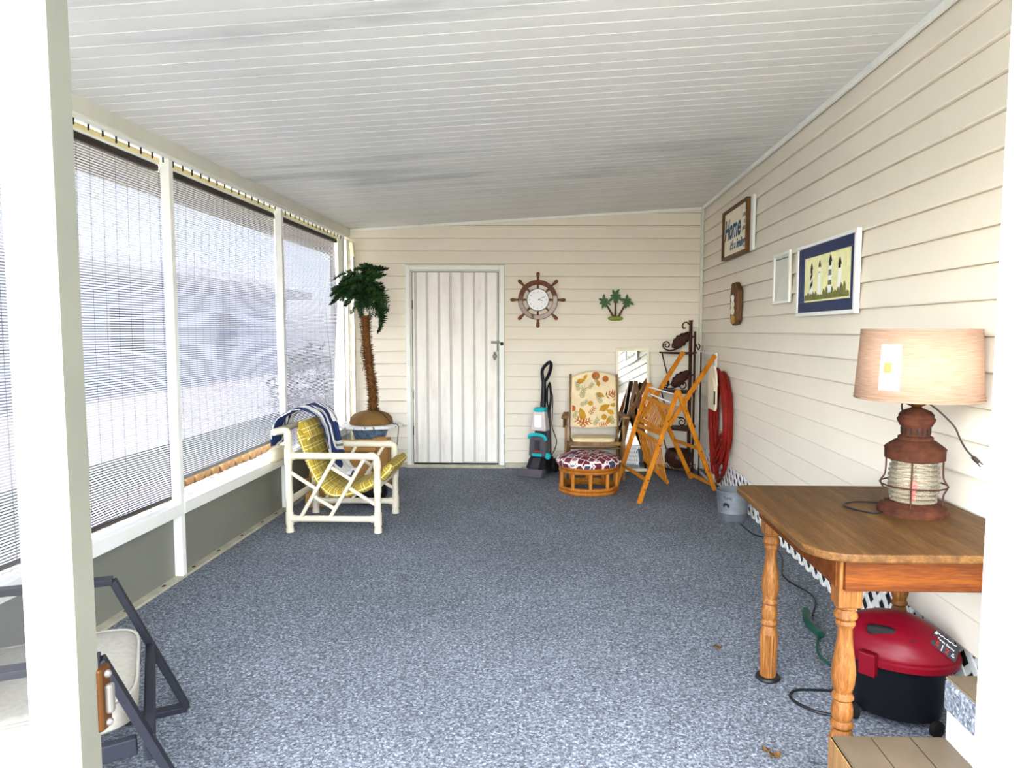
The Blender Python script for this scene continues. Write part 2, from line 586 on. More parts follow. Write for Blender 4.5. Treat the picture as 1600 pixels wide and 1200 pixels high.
def m_mirror():
    mt, nt, N, L, B = mat_new('mirror_glass')
    B.inputs['Base Color'].default_value = (0.9, 0.91, 0.9, 1)
    B.inputs['Metallic'].default_value = 1.0
    B.inputs['Roughness'].default_value = 0.02
    return mt
M['mirror'] = m_mirror()
def m_glass():
    mt, nt, N, L, B = mat_new('ribbed_lens_glass')
    N.remove(B)
    out = N['Material Output']
    tr = N.new('ShaderNodeBsdfTransparent'); tr.inputs[0].default_value = (0.93, 0.91, 0.85, 1)
    gl = N.new('ShaderNodeBsdfGlossy'); gl.inputs['Roughness'].default_value = 0.08
    df = N.new('ShaderNodeBsdfDiffuse'); df.inputs[0].default_value = rgb(196, 182, 156)
    fz = N.new('ShaderNodeFresnel'); fz.inputs[0].default_value = 1.5
    a = N.new('ShaderNodeMixShader'); a.inputs[0].default_value = 0.30
    L.new(tr.outputs[0], a.inputs[1]); L.new(df.outputs[0], a.inputs[2])
    b = N.new('ShaderNodeMixShader'); L.new(fz.outputs[0], b.inputs[0])
    L.new(a.outputs[0], b.inputs[1]); L.new(gl.outputs[0], b.inputs[2])
    L.new(b.outputs[0], out.inputs[0])
    return mt
M['lens'] = m_glass()
def m_lampshade():
    mt, nt, N, L, B = mat_new('peach_linen_shade')
    N.remove(B)
    out = N['Material Output']
    v = coords(N, L, 'Object', (1, 1, 30))
    n = nz(N, 16, 3); L.new(v, n.inputs['Vector'])
    r = ramp(N, [(0.3, rgb(182, 146, 122)), (0.7, rgb(206, 176, 152))]); L.new(n.outputs[0], r.inputs[0])
    d = N.new('ShaderNodeBsdfDiffuse'); t = N.new('ShaderNodeBsdfTranslucent')
    L.new(r.outputs[0], d.inputs[0]); L.new(r.outputs[0], t.inputs[0])
    a = N.new('ShaderNodeMixShader'); a.inputs[0].default_value = 0.4
    L.new(d.outputs[0], a.inputs[1]); L.new(t.outputs[0], a.inputs[2]); L.new(a.outputs[0], out.inputs[0])
    return mt
M['lampshade'] = m_lampshade()

def m_plaid():
    mt, nt, N, L, B = mat_new('mustard_plaid')
    t = N.new('ShaderNodeTexCoord')
    sp = N.new('ShaderNodeSeparateXYZ'); L.new(t.outputs['UV'], sp.inputs[0])
    def line(sock, pitch, thr, off=0.0):
        a = N.new('ShaderNodeMath'); a.operation = 'DIVIDE'; a.inputs[1].default_value = pitch; L.new(sock, a.inputs[0])
        o = N.new('ShaderNodeMath'); o.operation = 'ADD'; o.inputs[1].default_value = off; L.new(a.outputs[0], o.inputs[0])
        b = N.new('ShaderNodeMath'); b.operation = 'FRACT'; L.new(o.outputs[0], b.inputs[0])
        c = N.new('ShaderNodeMath'); c.operation = 'LESS_THAN'; c.inputs[1].default_value = thr; L.new(b.outputs[0], c.inputs[0])
        return c.outputs[0]
    xs = [line(sp.outputs[0], 0.075, 0.06), line(sp.outputs[0], 0.075, 0.05, 0.3), line(sp.outputs[1], 0.075, 0.06), line(sp.outputs[1], 0.075, 0.05, 0.3)]
    acc = xs[0]
    for s in xs[1:]:
        mx = N.new('ShaderNodeMath'); mx.operation = 'MAXIMUM'; L.new(acc, mx.inputs[0]); L.new(s, mx.inputs[1]); acc = mx.outputs[0]
    mc = N.new('ShaderNodeMix'); mc.data_type = 'RGBA'
    L.new(acc, mc.inputs[0])
    mc.inputs[6].default_value = rgb(158, 132, 30); mc.inputs[7].default_value = rgb(224, 214, 150)
    L.new(mc.outputs[2], B.inputs['Base Color'])
    B.inputs['Roughness'].default_value = 0.9
    return mt
M['plaid'] = m_plaid()

def m_towel():
    mt, nt, N, L, B = mat_new('blue_white_towel')
    t = N.new('ShaderNodeTexCoord')
    mp = N.new('ShaderNodeMapping'); mp.inputs['Scale'].default_value = (1.5, 1.5, 1)
    L.new(t.outputs['UV'], mp.inputs[0])
    w = N.new('ShaderNodeTexWave'); w.wave_type = 'BANDS'; w.bands_direction = 'X'
    w.inputs['Scale'].default_value = 0.55; w.inputs['Distortion'].default_value = 9.0; w.inputs['Detail'].default_value = 0.5; w.inputs['Detail Scale'].default_value = 2.2
    L.new(mp.outputs[0], w.inputs[0])
    r = ramp(N, [(0.0, rgb(22, 44, 92)), (0.22, rgb(226, 226, 224)), (0.42, rgb(96, 106, 126)), (0.56, rgb(226, 226, 224)), (0.74, rgb(22, 44, 92)), (0.90, rgb(226, 226, 224))])
    r.color_ramp.interpolation = 'CONSTANT'
    L.new(w.outputs[0], r.inputs[0]); L.new(r.outputs[0], B.inputs['Base Color'])
    B.inputs['Roughness'].default_value = 0.95
    n = nz(N, 300, 2); bump(N, L, B, n.outputs[0], 0.3)
    return mt
M['towel'] = m_towel()

def m_patch():
    mt, nt, N, L, B = mat_new('patchwork_hearts')
    v = coords(N, L, 'Object', (1, 1, 0.4), (0, 0, 0.6))
    a = N.new('ShaderNodeTexVoronoi'); a.feature = 'F1'; a.distance = 'CHEBYCHEV'; a.inputs['Scale'].default_value = 15; a.inputs['Randomness'].default_value = 0.35
    e = N.new('ShaderNodeTexVoronoi'); e.feature = 'F2'; e.distance = 'CHEBYCHEV'; e.inputs['Scale'].default_value = 15; e.inputs['Randomness'].default_value = 0.35
    L.new(v, a.inputs['Vector']); L.new(v, e.inputs['Vector'])
    sp = N.new('ShaderNodeSeparateColor'); L.new(a.outputs['Color'], sp.inputs[0])
    r = ramp(N, [(0, rgb(92, 22, 40)), (0.3, rgb(122, 34, 48)), (0.5, rgb(150, 92, 92)), (0.62, rgb(58, 60, 88)), (0.75, rgb(104, 26, 42)), (0.92, rgb(122, 110, 128))])
    r.color_ramp.interpolation = 'CONSTANT'
    L.new(sp.outputs[0], r.inputs[0])
    sb = N.new('ShaderNodeMath'); sb.operation = 'SUBTRACT'; L.new(e.outputs['Distance'], sb.inputs[0]); L.new(a.outputs['Distance'], sb.inputs[1])
    lt = N.new('ShaderNodeMath'); lt.operation = 'LESS_THAN'; lt.inputs[1].default_value = 0.075; L.new(sb.outputs[0], lt.inputs[0])
    dot = N.new('ShaderNodeMath'); dot.operation = 'LESS_THAN'; dot.inputs[1].default_value = 0.12; L.new(a.outputs['Distance'], dot.inputs[0])
    m1 = N.new('ShaderNodeMix'); m1.data_type = 'RGBA'; L.new(dot.outputs[0], m1.inputs[0]); L.new(r.outputs[0], m1.inputs[6]); m1.inputs[7].default_value = rgb(206, 150, 156)
    m2 = N.new('ShaderNodeMix'); m2.data_type = 'RGBA'; L.new(lt.outputs[0], m2.inputs[0]); L.new(m1.outputs[2], m2.inputs[6]); m2.inputs[7].default_value = rgb(226, 214, 210)
    L.new(m2.outputs[2], B.inputs['Base Color'])
    B.inputs['Roughness'].default_value = 0.9
    return mt
M['patch'] = m_patch()

# ------------------------------------------------------------------ room dimensions
XL, XR, YB, YF = -2.10, 1.456, 7.13, 0.62
def zc(x):
    return 2.41 + (2.63 - 2.41) * (x + 2.084) / 3.54
DX0, DX1, DZ = -1.526, -0.530, 2.052        # back door casing

# floor
fl = struct(MB().box(-2.105, 1.62, YF - 0.02, YB + 0.05, -0.06, 0.0).build('floor', M['carpet'], smooth=False))
fl['label'] = 'speckled blue grey carpet'
M['slab'] = M['concrete']
struct(MB().box(-2.35, 1.62, YF - 0.1, YB + 0.3, -0.14, -0.061).build('trim_1', M['concrete'], smooth=False), 'concrete slab under the porch carpet')

# ceiling: base slab + ribbed pan panels
c0, c1 = -2.12, XR + 0.02
cb = MB().add([(c0, YF, zc(c0) + 0.03), (c1, YF, zc(c1) + 0.03), (c1, YB + 0.1, zc(c1) + 0.03), (c0, YB + 0.1, zc(c0) + 0.03),
               (c0, YF, zc(c0) + 0.06), (c1, YF, zc(c1) + 0.06), (c1, YB + 0.1, zc(c1) + 0.06), (c0, YB + 0.1, zc(c0) + 0.06)],
              [(0, 3, 2, 1), (4, 5, 6, 7), (0, 1, 5, 4), (1, 2, 6, 5), (2, 3, 7, 6), (3, 0, 4, 7)])
ceil = struct(cb.build('ceiling', M['ceiling'], smooth=False))
PIT = 0.293
prof = [(0, 0.024), (0, 0.0), (0.003, -0.0), (0.096, 0), (0.0985, -0.0016), (0.101, 0), (0.192, 0), (0.1945, -0.0016), (0.197, 0), (PIT - 0.010, 0), (PIT - 0.007, 0.0025), (PIT - 0.004, 0.005), (PIT - 0.001, 0.005), (PIT - 0.001, 0.024)]
pb = MB()
k = len(prof)
vs = [(c0, y, zc(c0) + z) for y, z in prof] + [(c1, y, zc(c1) + z) for y, z in prof]
pb.add(vs, [tuple(range(k)), tuple(reversed(range(k, 2 * k)))] + [(i, (i + 1) % k, k + (i + 1) % k, k + i) for i in range(k)])
p0 = pb.build('ceiling_panel', M['ceiling'], ceil, smooth=False)
y = YB - PIT + 0.0
ys = []
while y > YF - 0.1:
    ys.append(y)
    y -= PIT
p0.location = (0, ys[0], 0)
for y in ys[1:]:
    copy_of(p0, ceil, (0, y, 0))

# roof above, with the tan overhang on the screened side
rf = MB().add([(-2.58, 0.45, zc(-2.58) + 0.07), (1.7, 0.45, zc(1.7) + 0.07), (1.7, 11.0, zc(1.7) + 0.07), (-2.58, 11.0, zc(-2.58) + 0.07),
               (-2.58, 0.45, zc(-2.58) + 0.13), (1.7, 0.45, zc(1.7) + 0.13), (1.7, 11.0, zc(1.7) + 0.13), (-2.58, 11.0, zc(-2.58) + 0.13)],
              [(0, 3, 2, 1), (4, 5, 6, 7), (0, 1, 5, 4), (1, 2, 6, 5), (2, 3, 7, 6), (3, 0, 4, 7)])
roof = struct(rf.build('roof', M['roof'], smooth=False))
MB().box(-2.55, -2.18, 0.45, 11.0, 2.30, 2.345).build('soffit', M['tanmetal'], roof, smooth=False)
MB().box(-2.60, -2.545, 0.45, 11.0, 2.25, 2.50).build('fascia', M['tanmetal'], roof, smooth=False)

# ---- back wall with lap siding
wb = struct(MB().box(-2.3, DX0, YB + 0.02, YB + 0.14, 0, 2.62).add([], []).build('wall_back', M['siding'], smooth=False))
MB().box(DX1, 1.62, YB + 0.02, YB + 0.14, 0, 2.75).build('wall_section', M['siding'], wb, smooth=False)
MB().box(DX0, DX1, YB + 0.02, YB + 0.14, DZ, 2.62).build('wall_section', M['siding'], wb, smooth=False)
EXPO = 0.1262
def siding_x(x0, x1, z, h, tri=None):
    """one lap board on the back wall, bottom lip proud"""
    b = MB()
    pr = [(YB + 0.021, z), (YB - 0.010, z), (YB - 0.012, z + 0.006), (YB + 0.004, z + h), (YB + 0.021, z + h)]
    kk = len(pr)
    vs = [(x0, a, c) for a, c in pr] + [(x1, a, c) for a, c in pr]
    b.add(vs, [tuple(range(kk)), tuple(reversed(range(kk, 2 * kk)))] + [(i, (i + 1) % kk, kk + (i + 1) % kk, kk + i) for i in range(kk)])
    return b
z = 0.052
while z < 2.60:
    h = EXPO
    def xmin(zz):
        return max(-2.16, (zz - 2.41) / (0.22 / 3.54) - 2.084) if zz > 2.40 else -2.16
    if z + h < DZ + 0.004:
        siding_x(-2.16, DX0 - 0.002, z, h - 0.004).build('siding_board', M['siding'], wb, smooth=False)
        siding_x(DX1 + 0.002, XR, z, h - 0.004).build('siding_board', M['siding'], wb, smooth=False)
    elif z < DZ + 0.004:
        siding_x(-2.16, DX0 - 0.002, z, h - 0.004).build('siding_board', M['siding'], wb, smooth=False)
        siding_x(DX1 + 0.002, XR, z, h - 0.004).build('siding_board', M['siding'], wb, smooth=False)
        if z + h - DZ > 0.01:
            siding_x(DX0 - 0.002, DX1 + 0.002, DZ + 0.003, z + h - DZ - 0.004).build('siding_board', M['siding'], wb, smooth=False)
    else:
        if z + h > 2.64:
            h = 2.64 - z
        siding_x(xmin(z), XR, z, h - 0.004).build('siding_board', M['siding'], wb, smooth=False)
    z += EXPO
bbk = struct(MB().box(-2.10, DX0 - 0.002, YB - 0.016, YB + 0.02, 0, 0.05).build('baseboard_back', M['plate'], smooth=False))
MB().box(DX1 + 0.002, 1.45, YB - 0.016, YB + 0.02, 0, 0.05).build('board', M['plate'], bbk, smooth=False)
# white cove strip under the ceiling on the back wall, corner strips
struct(MB().beam((-2.08, YB - 0.014, zc(-2.08) - 0.012), (1.45, YB - 0.014, zc(1.45) - 0.012), 0.012, 0.026).build('trim_2', M['white'], smooth=False, bev=0.003), 'white strip under the ceiling along the back wall')
tr3 = struct(MB().beam((XR - 0.018, YF + 0.02, zc(XR) - 0.016), (XR - 0.018, 5.02, zc(XR) - 0.016), 0.022, 0.03).build('trim_3', M['white'], smooth=False, bev=0.003), 'white strip under the ceiling along the right wall')
MB().beam((XR - 0.018, 5.03, zc(XR) - 0.016), (XR - 0.018, YB - 0.02, zc(XR) - 0.016), 0.022, 0.03).build('strip', M['white'], tr3, smooth=False, bev=0.003)
struct(MB().box(XR - 0.034, XR - 0.004, YB - 0.036, YB - 0.008, 0.0, zc(XR) - 0.03).build('trim_4', M['offwhite'], smooth=False, bev=0.006), 'off-white corner strip between the sided walls')

# ---- right wall with lap siding above the lattice skirting
wr = struct(MB().box(XR + 0.012, XR + 0.15, YF, YB + 0.14, 0.29, 2.75).build('wall_right', M['siding'], smooth=False))
EX2 = 0.1228
z = 0.283
row = 0
while z < 2.60:
    h = min(EX2, 2.612 - z)
    segs = [(YF + 0.02, YB - 0.012)]
    jn = {12: 3.86, 4: 5.02, 8: 2.95, 15: 4.6}.get(row)
    if jn:
        segs = [(YF + 0.02, jn - 0.001), (jn + 0.001, YB - 0.012)]
    for ya, yb_ in segs:
        b = MB()
        pr = [(XR + 0.013, z), (XR - 0.010, z), (XR - 0.012, z + 0.006), (XR + 0.004, z + h - 0.005), (XR + 0.013, z + h - 0.005)]
        kk = len(pr)
        b.add([(a, ya, c) for a, c in pr] + [(a, yb_, c) for a, c in pr], [tuple(range(kk)), tuple(reversed(range(kk, 2 * kk)))] + [(i, (i + 1) % kk, kk + (i + 1) % kk, kk + i) for i in range(kk)])
        b.build('siding_board', M['siding'], wr, smooth=False)
    z += EX2
    row += 1
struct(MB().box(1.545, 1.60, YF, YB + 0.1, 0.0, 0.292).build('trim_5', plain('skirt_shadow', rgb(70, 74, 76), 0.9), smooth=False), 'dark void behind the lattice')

# lattice skirting, slat by slat
lat = thing('lattice_skirting', 'white crisscross lattice strip along the foot of the right wall', 'lattice', (1.475, 1.4, 0))
LH = 0.285
sl = MB().prism([(0, -0.018, 0), (0, 0.024, 0), (0, 0.024 + LH, LH), (0, -0.018 + LH, LH)], (0.006, 0, 0)).build('lattice_slat', M['white'], lat, smooth=False)
sl2 = MB().prism([(0.007, -0.018 + LH, 0), (0.007, 0.024 + LH, 0), (0.007, 0.024, LH), (0.007, -0.018, LH)], (0.006, 0, 0)).build('lattice_slat', M['white'], lat, smooth=False)
yy = 0.0
sl.location = (0, 0, 0)
sl2.location = (0, 0.05, 0)
while yy < 5.3:
    yy += 0.116
    copy_of(sl, lat, (0, yy, 0))
    copy_of(sl2, lat, (0, yy + 0.05, 0))

# ---- left wall: knee wall, posts, header
wl = struct_root('wall_left', 'white aluminium screen wall frame', (-2.12, 0.7, 0))
MB().box(-2.125, -2.085, YF, YB, 2.335, zc(-2.1) + 0.01).build('header_beam', M['offwhite'], wl, smooth=False, bev=0.003, rel=True)
MB().box(-2.145, -2.092, YF, YB, 2.318, 2.338).build('header_lip', M['white'], wl, smooth=False, bev=0.002, rel=True)
POSTS = [0.70, 2.30, 3.86, 5.41, 6.95]
for y in POSTS:
    MB().box(-2.150, -2.100, y - 0.02, y + 0.02, 0.012, 2.325).build('post', M['white'] if y < 6 else M['offwhite'], wl, smooth=False, bev=0.002, rel=True)
MB().box(-2.150, -2.098, YB - 0.075, YB - 0.02, 0.012, 2.3).build('post', M['white'], wl, smooth=False, bev=0.003, rel=True)
MB().box(-2.20, -2.098, YF, YB, -0.02, 0.014).build('base_plate', M['plate'], wl, smooth=False, rel=True)
for i in range(5):
    ya = POSTS[i] + 0.021
    yb_ = (POSTS[i + 1] - 0.021) if i < 4 else YB - 0.076
    MB().box(-2.155, -2.145, ya, yb_, 0.015, 0.362).build('kick_panel', M['kick'], wl, smooth=False, rel=True)
    MB().box(-2.152, -2.098, ya, yb_, 0.362, 0.43).build('sill_rail', M['white'], wl, smooth=False, bev=0.002, rel=True)
    n = 5
    for q in range(n):
        yq = ya + (yb_ - ya) * (q + 0.5) / n + random.uniform(-0.04, 0.04)
        MB().lathe([(0.013, 0), (0.012, 0.0015)], 8, (-2.123, yq, 0.0145), 0.7, 1.3).build('rust_hole', M['rust_spot'], wl, rel=True)
hk = MB().beam((0, 0, 0), (0, 0, -0.034), 0.006, 0.006, up=(0, 1, 0)).build('hook', M['black'], wl, smooth=False, loc=(0.012, 0.2, 2.322))
for i in range(1, 62):
    copy_of(hk, wl, (0.012, 0.2 + i * 0.1, 2.322 + random.uniform(-0.004, 0.004)))

# drain pipe / conduit beside the corner post
dp = thing('drain_pipe', 'white square downpipe with angled elbow beside the corner post', 'pipe', (-2.05, YB - 0.045, 0))
MB().box(-0.018, 0.012, -0.015, 0.02, 0.0, 2.16).build('pipe', M['white'], dp, smooth=False, bev=0.004)
MB().beam((0.006, 0, 2.13), (-0.012, 0, 2.275), 0.04, 0.038, up=(0, 1, 0)).build('elbow', M['cream'], dp, smooth=False, bev=0.005)

# ---- roll-up shades
def shade(y0, y1, zt, zb0, zb1, label, sag=0.012, narrow=0.0, bar=True, seed=1, by=(0, 0)):
    rnd = random.Random(seed)
    t = thing('sun_shade', label, 'shade', (-2.19, (y0 + y1) / 2, zb0), group='woven roll-up shades')
    ph = rnd.uniform(0, 6)
    def fn(u, v):
        zb = zb0 + (zb1 - zb0) * u
        z_ = zt + (zb - zt) * v
        yr = y1 - narrow * (0.25 + 0.75 * math.sin(v * PI * 0.62) if v < 0.9 else 0.25 + 0.75 * math.sin(0.9 * PI * 0.62))
        y_ = y0 + (yr - y0) * u
        x_ = -2.19 - sag * math.sin(v * PI) * math.sin(u * PI) - 0.006 * math.sin(u * 9 + ph) * v
        if narrow:
            x_ += 0.05 * math.sin(u * 26 + v * 3) * max(0, u - 0.72) * 3.0 * min(1, v * 3)
        else:
            x_ += 0.02 * math.sin(u * 30 + v * 2) * max(0, u - 0.86) * 4 * v
        return (x_, y_, z_)
    MB().grid(fn, 60, 40).build('fabric', M['shade_weave'], t, rel=True)
    MB().beam((-2.165, by[0], zt + 0.004), (-2.165, by[1], zt + 0.004), 0.03, 0.032).build('roller_bar', M['darkbrown'], t, smooth=False, bev=0.006, rel=True)
    MB().beam((-2.158, by[0], zt + 0.027), (-2.158, by[1], zt + 0.027), 0.02, 0.012).build('top_strip', M['white'], t, smooth=False, rel=True)
    if bar:
        MB().beam((-2.19, y0, zb0), (-2.19, y1, zb1), 0.018, 0.022).build('bottom_bar', M['darkbrown'] if bar == 1 else M['inkgrey'], t, smooth=False, bev=0.004, rel=True)
    return t
shade(0.73, 2.345, 2.262, 0.47, 0.47, 'woven roll-up shade seen through the screen door, nearest bay', seed=2, by=(0.725, 2.275))
shade(2.36, 3.915, 2.262, 0.462, 0.445, 'taut woven roll-up shade in the bay beside the open door', seed=3, by=(2.325, 3.835))
shade(3.93, 5.475, 2.262, 0.53, 0.55, 'woven roll-up shade in the middle bay, raised above the gravel bed', sag=0.03, bar=2, seed=4, by=(3.885, 5.385))
shade(5.49, 6.985, 2.262, 0.42, 0.44, 'rumpled woven roll-up shade in the far bay, torn loose by the palm', sag=0.05, narrow=0.13, bar=0, seed=5, by=(5.435, 6.925))

# ---- back door
d1 = struct_root('door_1', 'old white plank door in the back wall', (-1.028, YB, 0))
for (a, b_, c, d_) in ((DX0, DX0 + 0.045, 0.0, DZ), (DX1 - 0.045, DX1, 0.0, DZ), (DX0 + 0.045, DX1 - 0.045, DZ - 0.045, DZ)):
    MB().box(a, b_, YB - 0.03, YB + 0.03, c, d_).build('casing', M['white'], d1, smooth=False, bev=0.004, rel=True)
for (a, b_, c, d_) in ((DX0 + 0.045, DX0 + 0.06, 0.0, DZ - 0.045), (DX1 - 0.06, DX1 - 0.045, 0.0, DZ - 0.045), (DX0 + 0.06, DX1 - 0.06, DZ - 0.06, DZ - 0.045)):
    MB().box(a, b_, YB - 0.012, YB + 0.03, c, d_).build('stop', M['offwhite'], d1, smooth=False, bev=0.002, rel=True)
MB().box(DX0, DX1, YB + 0.032, YB + 0.06, 0.0, DZ).build('backing', M['darkgap'], d1, smooth=False, rel=True)
sx0, sx1 = DX0 + 0.066, DX1 - 0.068
MB().box(sx0, sx1, YB + 0.006, YB + 0.032, 0.045, DZ - 0.066).build('slab', M['groove'], d1, smooth=False, rel=True)
npl = 7
wpl = (sx1 - sx0) / 7.25
for i in range(npl + 1):
    xa = sx0 + 0.012 + (i - 0.0) * wpl - (0.012 if i == 0 else 0)
    xa = sx0 + (0 if i == 0 else 0.03 + (i - 1) * wpl + 0.012)
    xb = min(sx0 + 0.03 + i * wpl - 0.012, sx1)
    if i == 0:
        xb = sx0 + 0.018
    if xb - xa < 0.008:
        continue
    zb = 0.048 + (0.012 if i >= 5 else 0.0)
    MB().box(xa, xb, YB - 0.004, YB + 0.0065, zb, DZ - 0.068).build('plank', M['doorwhite'], d1, smooth=False, bev=0.002, rel=True)
for zh in (0.38, 1.66, 0.75):
    MB().lathe([(0.006, -0.045), (0.006, 0.045)], 8, (sx0 - 0.003, YB - 0.008, zh)).build('hinge', M['chrome'], d1, rel=True)
MB().beam((-0.665, YB - 0.012, 1.283), (-0.565, YB - 0.012, 1.283), 0.012, 0.024).build('hasp', M['chrome'], d1, smooth=False, bev=0.003, rel=True)
MB().beam((-0.598, YB - 0.013, 1.275), (-0.598, YB - 0.013, 1.19), 0.012, 0.014, up=(0, 1, 0)).build('hasp_arm', M['chrome'], d1, smooth=False, bev=0.003, rel=True)
MB().lathe([(0.001, 0), (0.015, 0.004), (0.018, 0.014), (0.012, 0.024), (0.001, 0.027)], 12, (0, 0, 0)).build('knob', M['black'], d1, loc=(0.475, -0.06, 1.27)).rotation_euler = (PI / 2, 0, 0)
lk = MB().box(-0.642, -0.616, YB - 0.01, YB - 0.002, 1.10, 1.185).build('lock_plate', M['chrome'], d1, smooth=False, bev=0.004, rel=True)
lc = MB().lathe([(0.022, 0), (0.022, 0.01), (0.016, 0.016), (0.008, 0.017)], 16).build('lock_cylinder', M['chrome'], d1, loc=(0.399, -0.006, 1.142))
lc.rotation_euler = (PI / 2, 0, 0)
MB().box(DX0 - 0.01, DX1 + 0.01, YB - 0.05, YB + 0.03, 0.0, 0.03).build('threshold', M['plate'], d1, smooth=False, bev=0.004, rel=True)

# ---- front wall, doorway and the open screen door beside the camera
wf = struct_root('wall_front', 'white front wall frame around the doorway', (0, YF, 0))
JX = 0.380
MB().box(JX + 0.018, JX + 0.075, YF - 0.02, YF + 0.03, 0.0, 2.06).build('jamb', M['white'], wf, smooth=False, bev=0.002, rel=True)
MB().box(JX + 0.075, 0.50, YF - 0.01, YF + 0.03, 0.0, 2.3).build('panel', M['white'], wf, smooth=False, rel=True)
MB().box(-0.86, 0.50, YF - 0.02, YF + 0.04, 2.06, 2.62).build('head', M['white'], wf, smooth=False, rel=True)
MB().box(-2.15, -0.86, YF - 0.02, YF + 0.04, 2.06, 2.45).build('head', M['white'], wf, smooth=False, rel=True)  # unseen head, deepened to cut light on the near ceiling
MB().box(0.50, XR, YF - 0.02, YF + 0.04, 2.10, 2.62).build('head', M['white'], wf, smooth=False, rel=True)  # also lowered out of view to keep light off the ceiling
MB().box(-2.15, -1.31, YF - 0.02, YF + 0.04, 0.0, 0.12).build('bottom_rail', M['white'], wf, smooth=False, rel=True)
MB().box(0.50, XR, YF - 0.02, YF + 0.04, 0.0, 0.12).build('bottom_rail', M['white'], wf, smooth=False, rel=True)
MB().box(-1.31, -1.26, YF - 0.02, YF + 0.04, 0.0, 2.25).build('post', M['white'], wf, smooth=False, rel=True)

d2 = struct_root('door_2', 'white screen door standing beside the opening', (-0.4445, YF, 0))
DT = 0.030
MB().box(-0.041, 0.0, 0.0, DT, 0.03, 2.05).build('stile', M['white'], d2, smooth=False, bev=0.002)
MB().box(-0.001, 0.0015, 0.003, DT + 0.001, 0.03, 2.05).build('edge_shade_strip', plain('edge_shade_paint', rgb(86, 85, 75), 0.6, var=0.15, scale=3), d2, smooth=False)  # shade on the stile's inner edge, put into a darker strip colour
MB().box(-0.81, -0.747, 0.0, DT, 0.03, 2.05).build('stile', M['white'], d2, smooth=False, bev=0.003)
MB().box(-0.747, -0.041, 0.0, DT, 1.975, 2.05).build('rail', M['white'], d2, smooth=False, bev=0.003)
MB().box(-0.747, -0.041, 0.0, DT, 0.90, 1.01).build('rail', M['white'], d2, smooth=False, bev=0.003)
MB().box(-0.747, -0.041, 0.0, DT, 0.03, 0.16).build('rail', M['white'], d2, smooth=False, bev=0.003)
MB().box(-0.747, -0.041, 0.010, 0.018, 0.16, 0.90).build('kick_panel', M['white'], d2, smooth=False)
MB().box(-0.747, -0.041, 0.014, 0.0145, 1.01, 1.975).build('insect_screen', M['screen'], d2, smooth=False)
for xx in (-0.047, ):
    MB().box(xx, xx + 0.006, 0.004, 0.02, 1.01, 1.975).build('spline_bead', M['inkgrey'], d2, smooth=False)
MB().box(-0.004, 0.005, DT - 0.002, DT + 0.016, 1.008, 1.072).build('latch', M['brass'], d2, smooth=False, bev=0.003)
MB().box(0.004, 0.011, DT + 0.004, DT + 0.013, 1.024, 1.054).build('latch_bolt', M['chrome'], d2, smooth=False, bev=0.003)
for zz in (1.015, 1.064):
    MB().ell((0.006, DT + 0.008, zz), 0.004, 0.004, 0.004, 8, 6).build('screw', M['chrome'], d2)

# ------------------------------------------------------------------ outdoors
gr = struct(MB().box(-40, 40, -30, 45, -0.30, -0.16).build('ground', M['grass'], smooth=False), 'lawn outside the porch')
struct(MB().box(-3.20, -2.36, -1.0, 9.0, -0.16, 0.06).build('gravel_bed', M['gravel'], smooth=False), 'white gravel bed along the porch')
struct(MB().box(-2.3, 9.0, -16.0, -3.6, -0.16, -0.03).build('bounce_walkway', M['concrete'], smooth=False), 'unseen pale concrete walk, enlarged to bounce light into the porch')  # out of view; made wide and pale so sunlight bounces indoors
struct(MB().box(-2.3, 2.4, -3.6, YF - 0.11, -0.16, -0.02).build('bounce_cut_stoop', plain('bounce_cut_grey', rgb(92, 92, 88), 0.9, kind='Position'), smooth=False), 'unseen dark grey stoop added to cut ground bounce into the porch')  # added out of view, dark to reduce steep bounce onto the ceiling
struct(MB().box(-4.6, -3.2, -20, 40, -0.16, 0.05).build('lawn_strip', M['grass'], smooth=False), 'grass strip beyond the edging stones')
struct(MB().box(-9.2, -4.6, -20, 40, -0.16, 0.02).build('driveway', M['concrete'], smooth=False), 'pale concrete drive beyond the grass strip')
es = MB().sbox((0, 0, 0.05), 0.05, 0.075, 0.085, 3.0, 14, 8).build('edging_stone', M['stone'], None, loc=(-3.22, 4.6, 0.04))
tag(es, 'scalloped tan edging stone beside the white gravel', 'stone', 'edging stones along the gravel bed')
for i in range(1, 28):
    c = copy_of(es, None, (-3.22 + random.uniform(-0.01, 0.01), 4.6 + i * 0.155, 0.04), (0, 0, random.uniform(-0.1, 0.1)))
nh = thing('neighbour_house', 'pale blue one storey house seen hazily through the woven shades', 'house', (-11.5, 10, -0.15))
MB().box(-2.5, 1.5, -13, 16, 0, 2.7).build('wall', M['nwall'], nh, smooth=False)
MB().prism([(-3.0, -14, 2.7), (2.1, -14, 2.7), (2.1, -14, 2.95), (-0.4, -14, 3.6), (-3.0, -14, 2.95)], (0, 31, 0)).build('roof', M['nroof'], nh, smooth=False)
for yy in (-8, -3.5, 1.2, 5.5, 10.5):
    w_ = MB().box(1.5, 1.54, yy, yy + 1.4, 0.95, 2.1).build('window', M['white'], nh, smooth=False)
    MB().box(1.535, 1.55, yy + 0.07, yy + 1.33, 1.02, 2.03).build('pane', M['nglass'], w_, smooth=False)
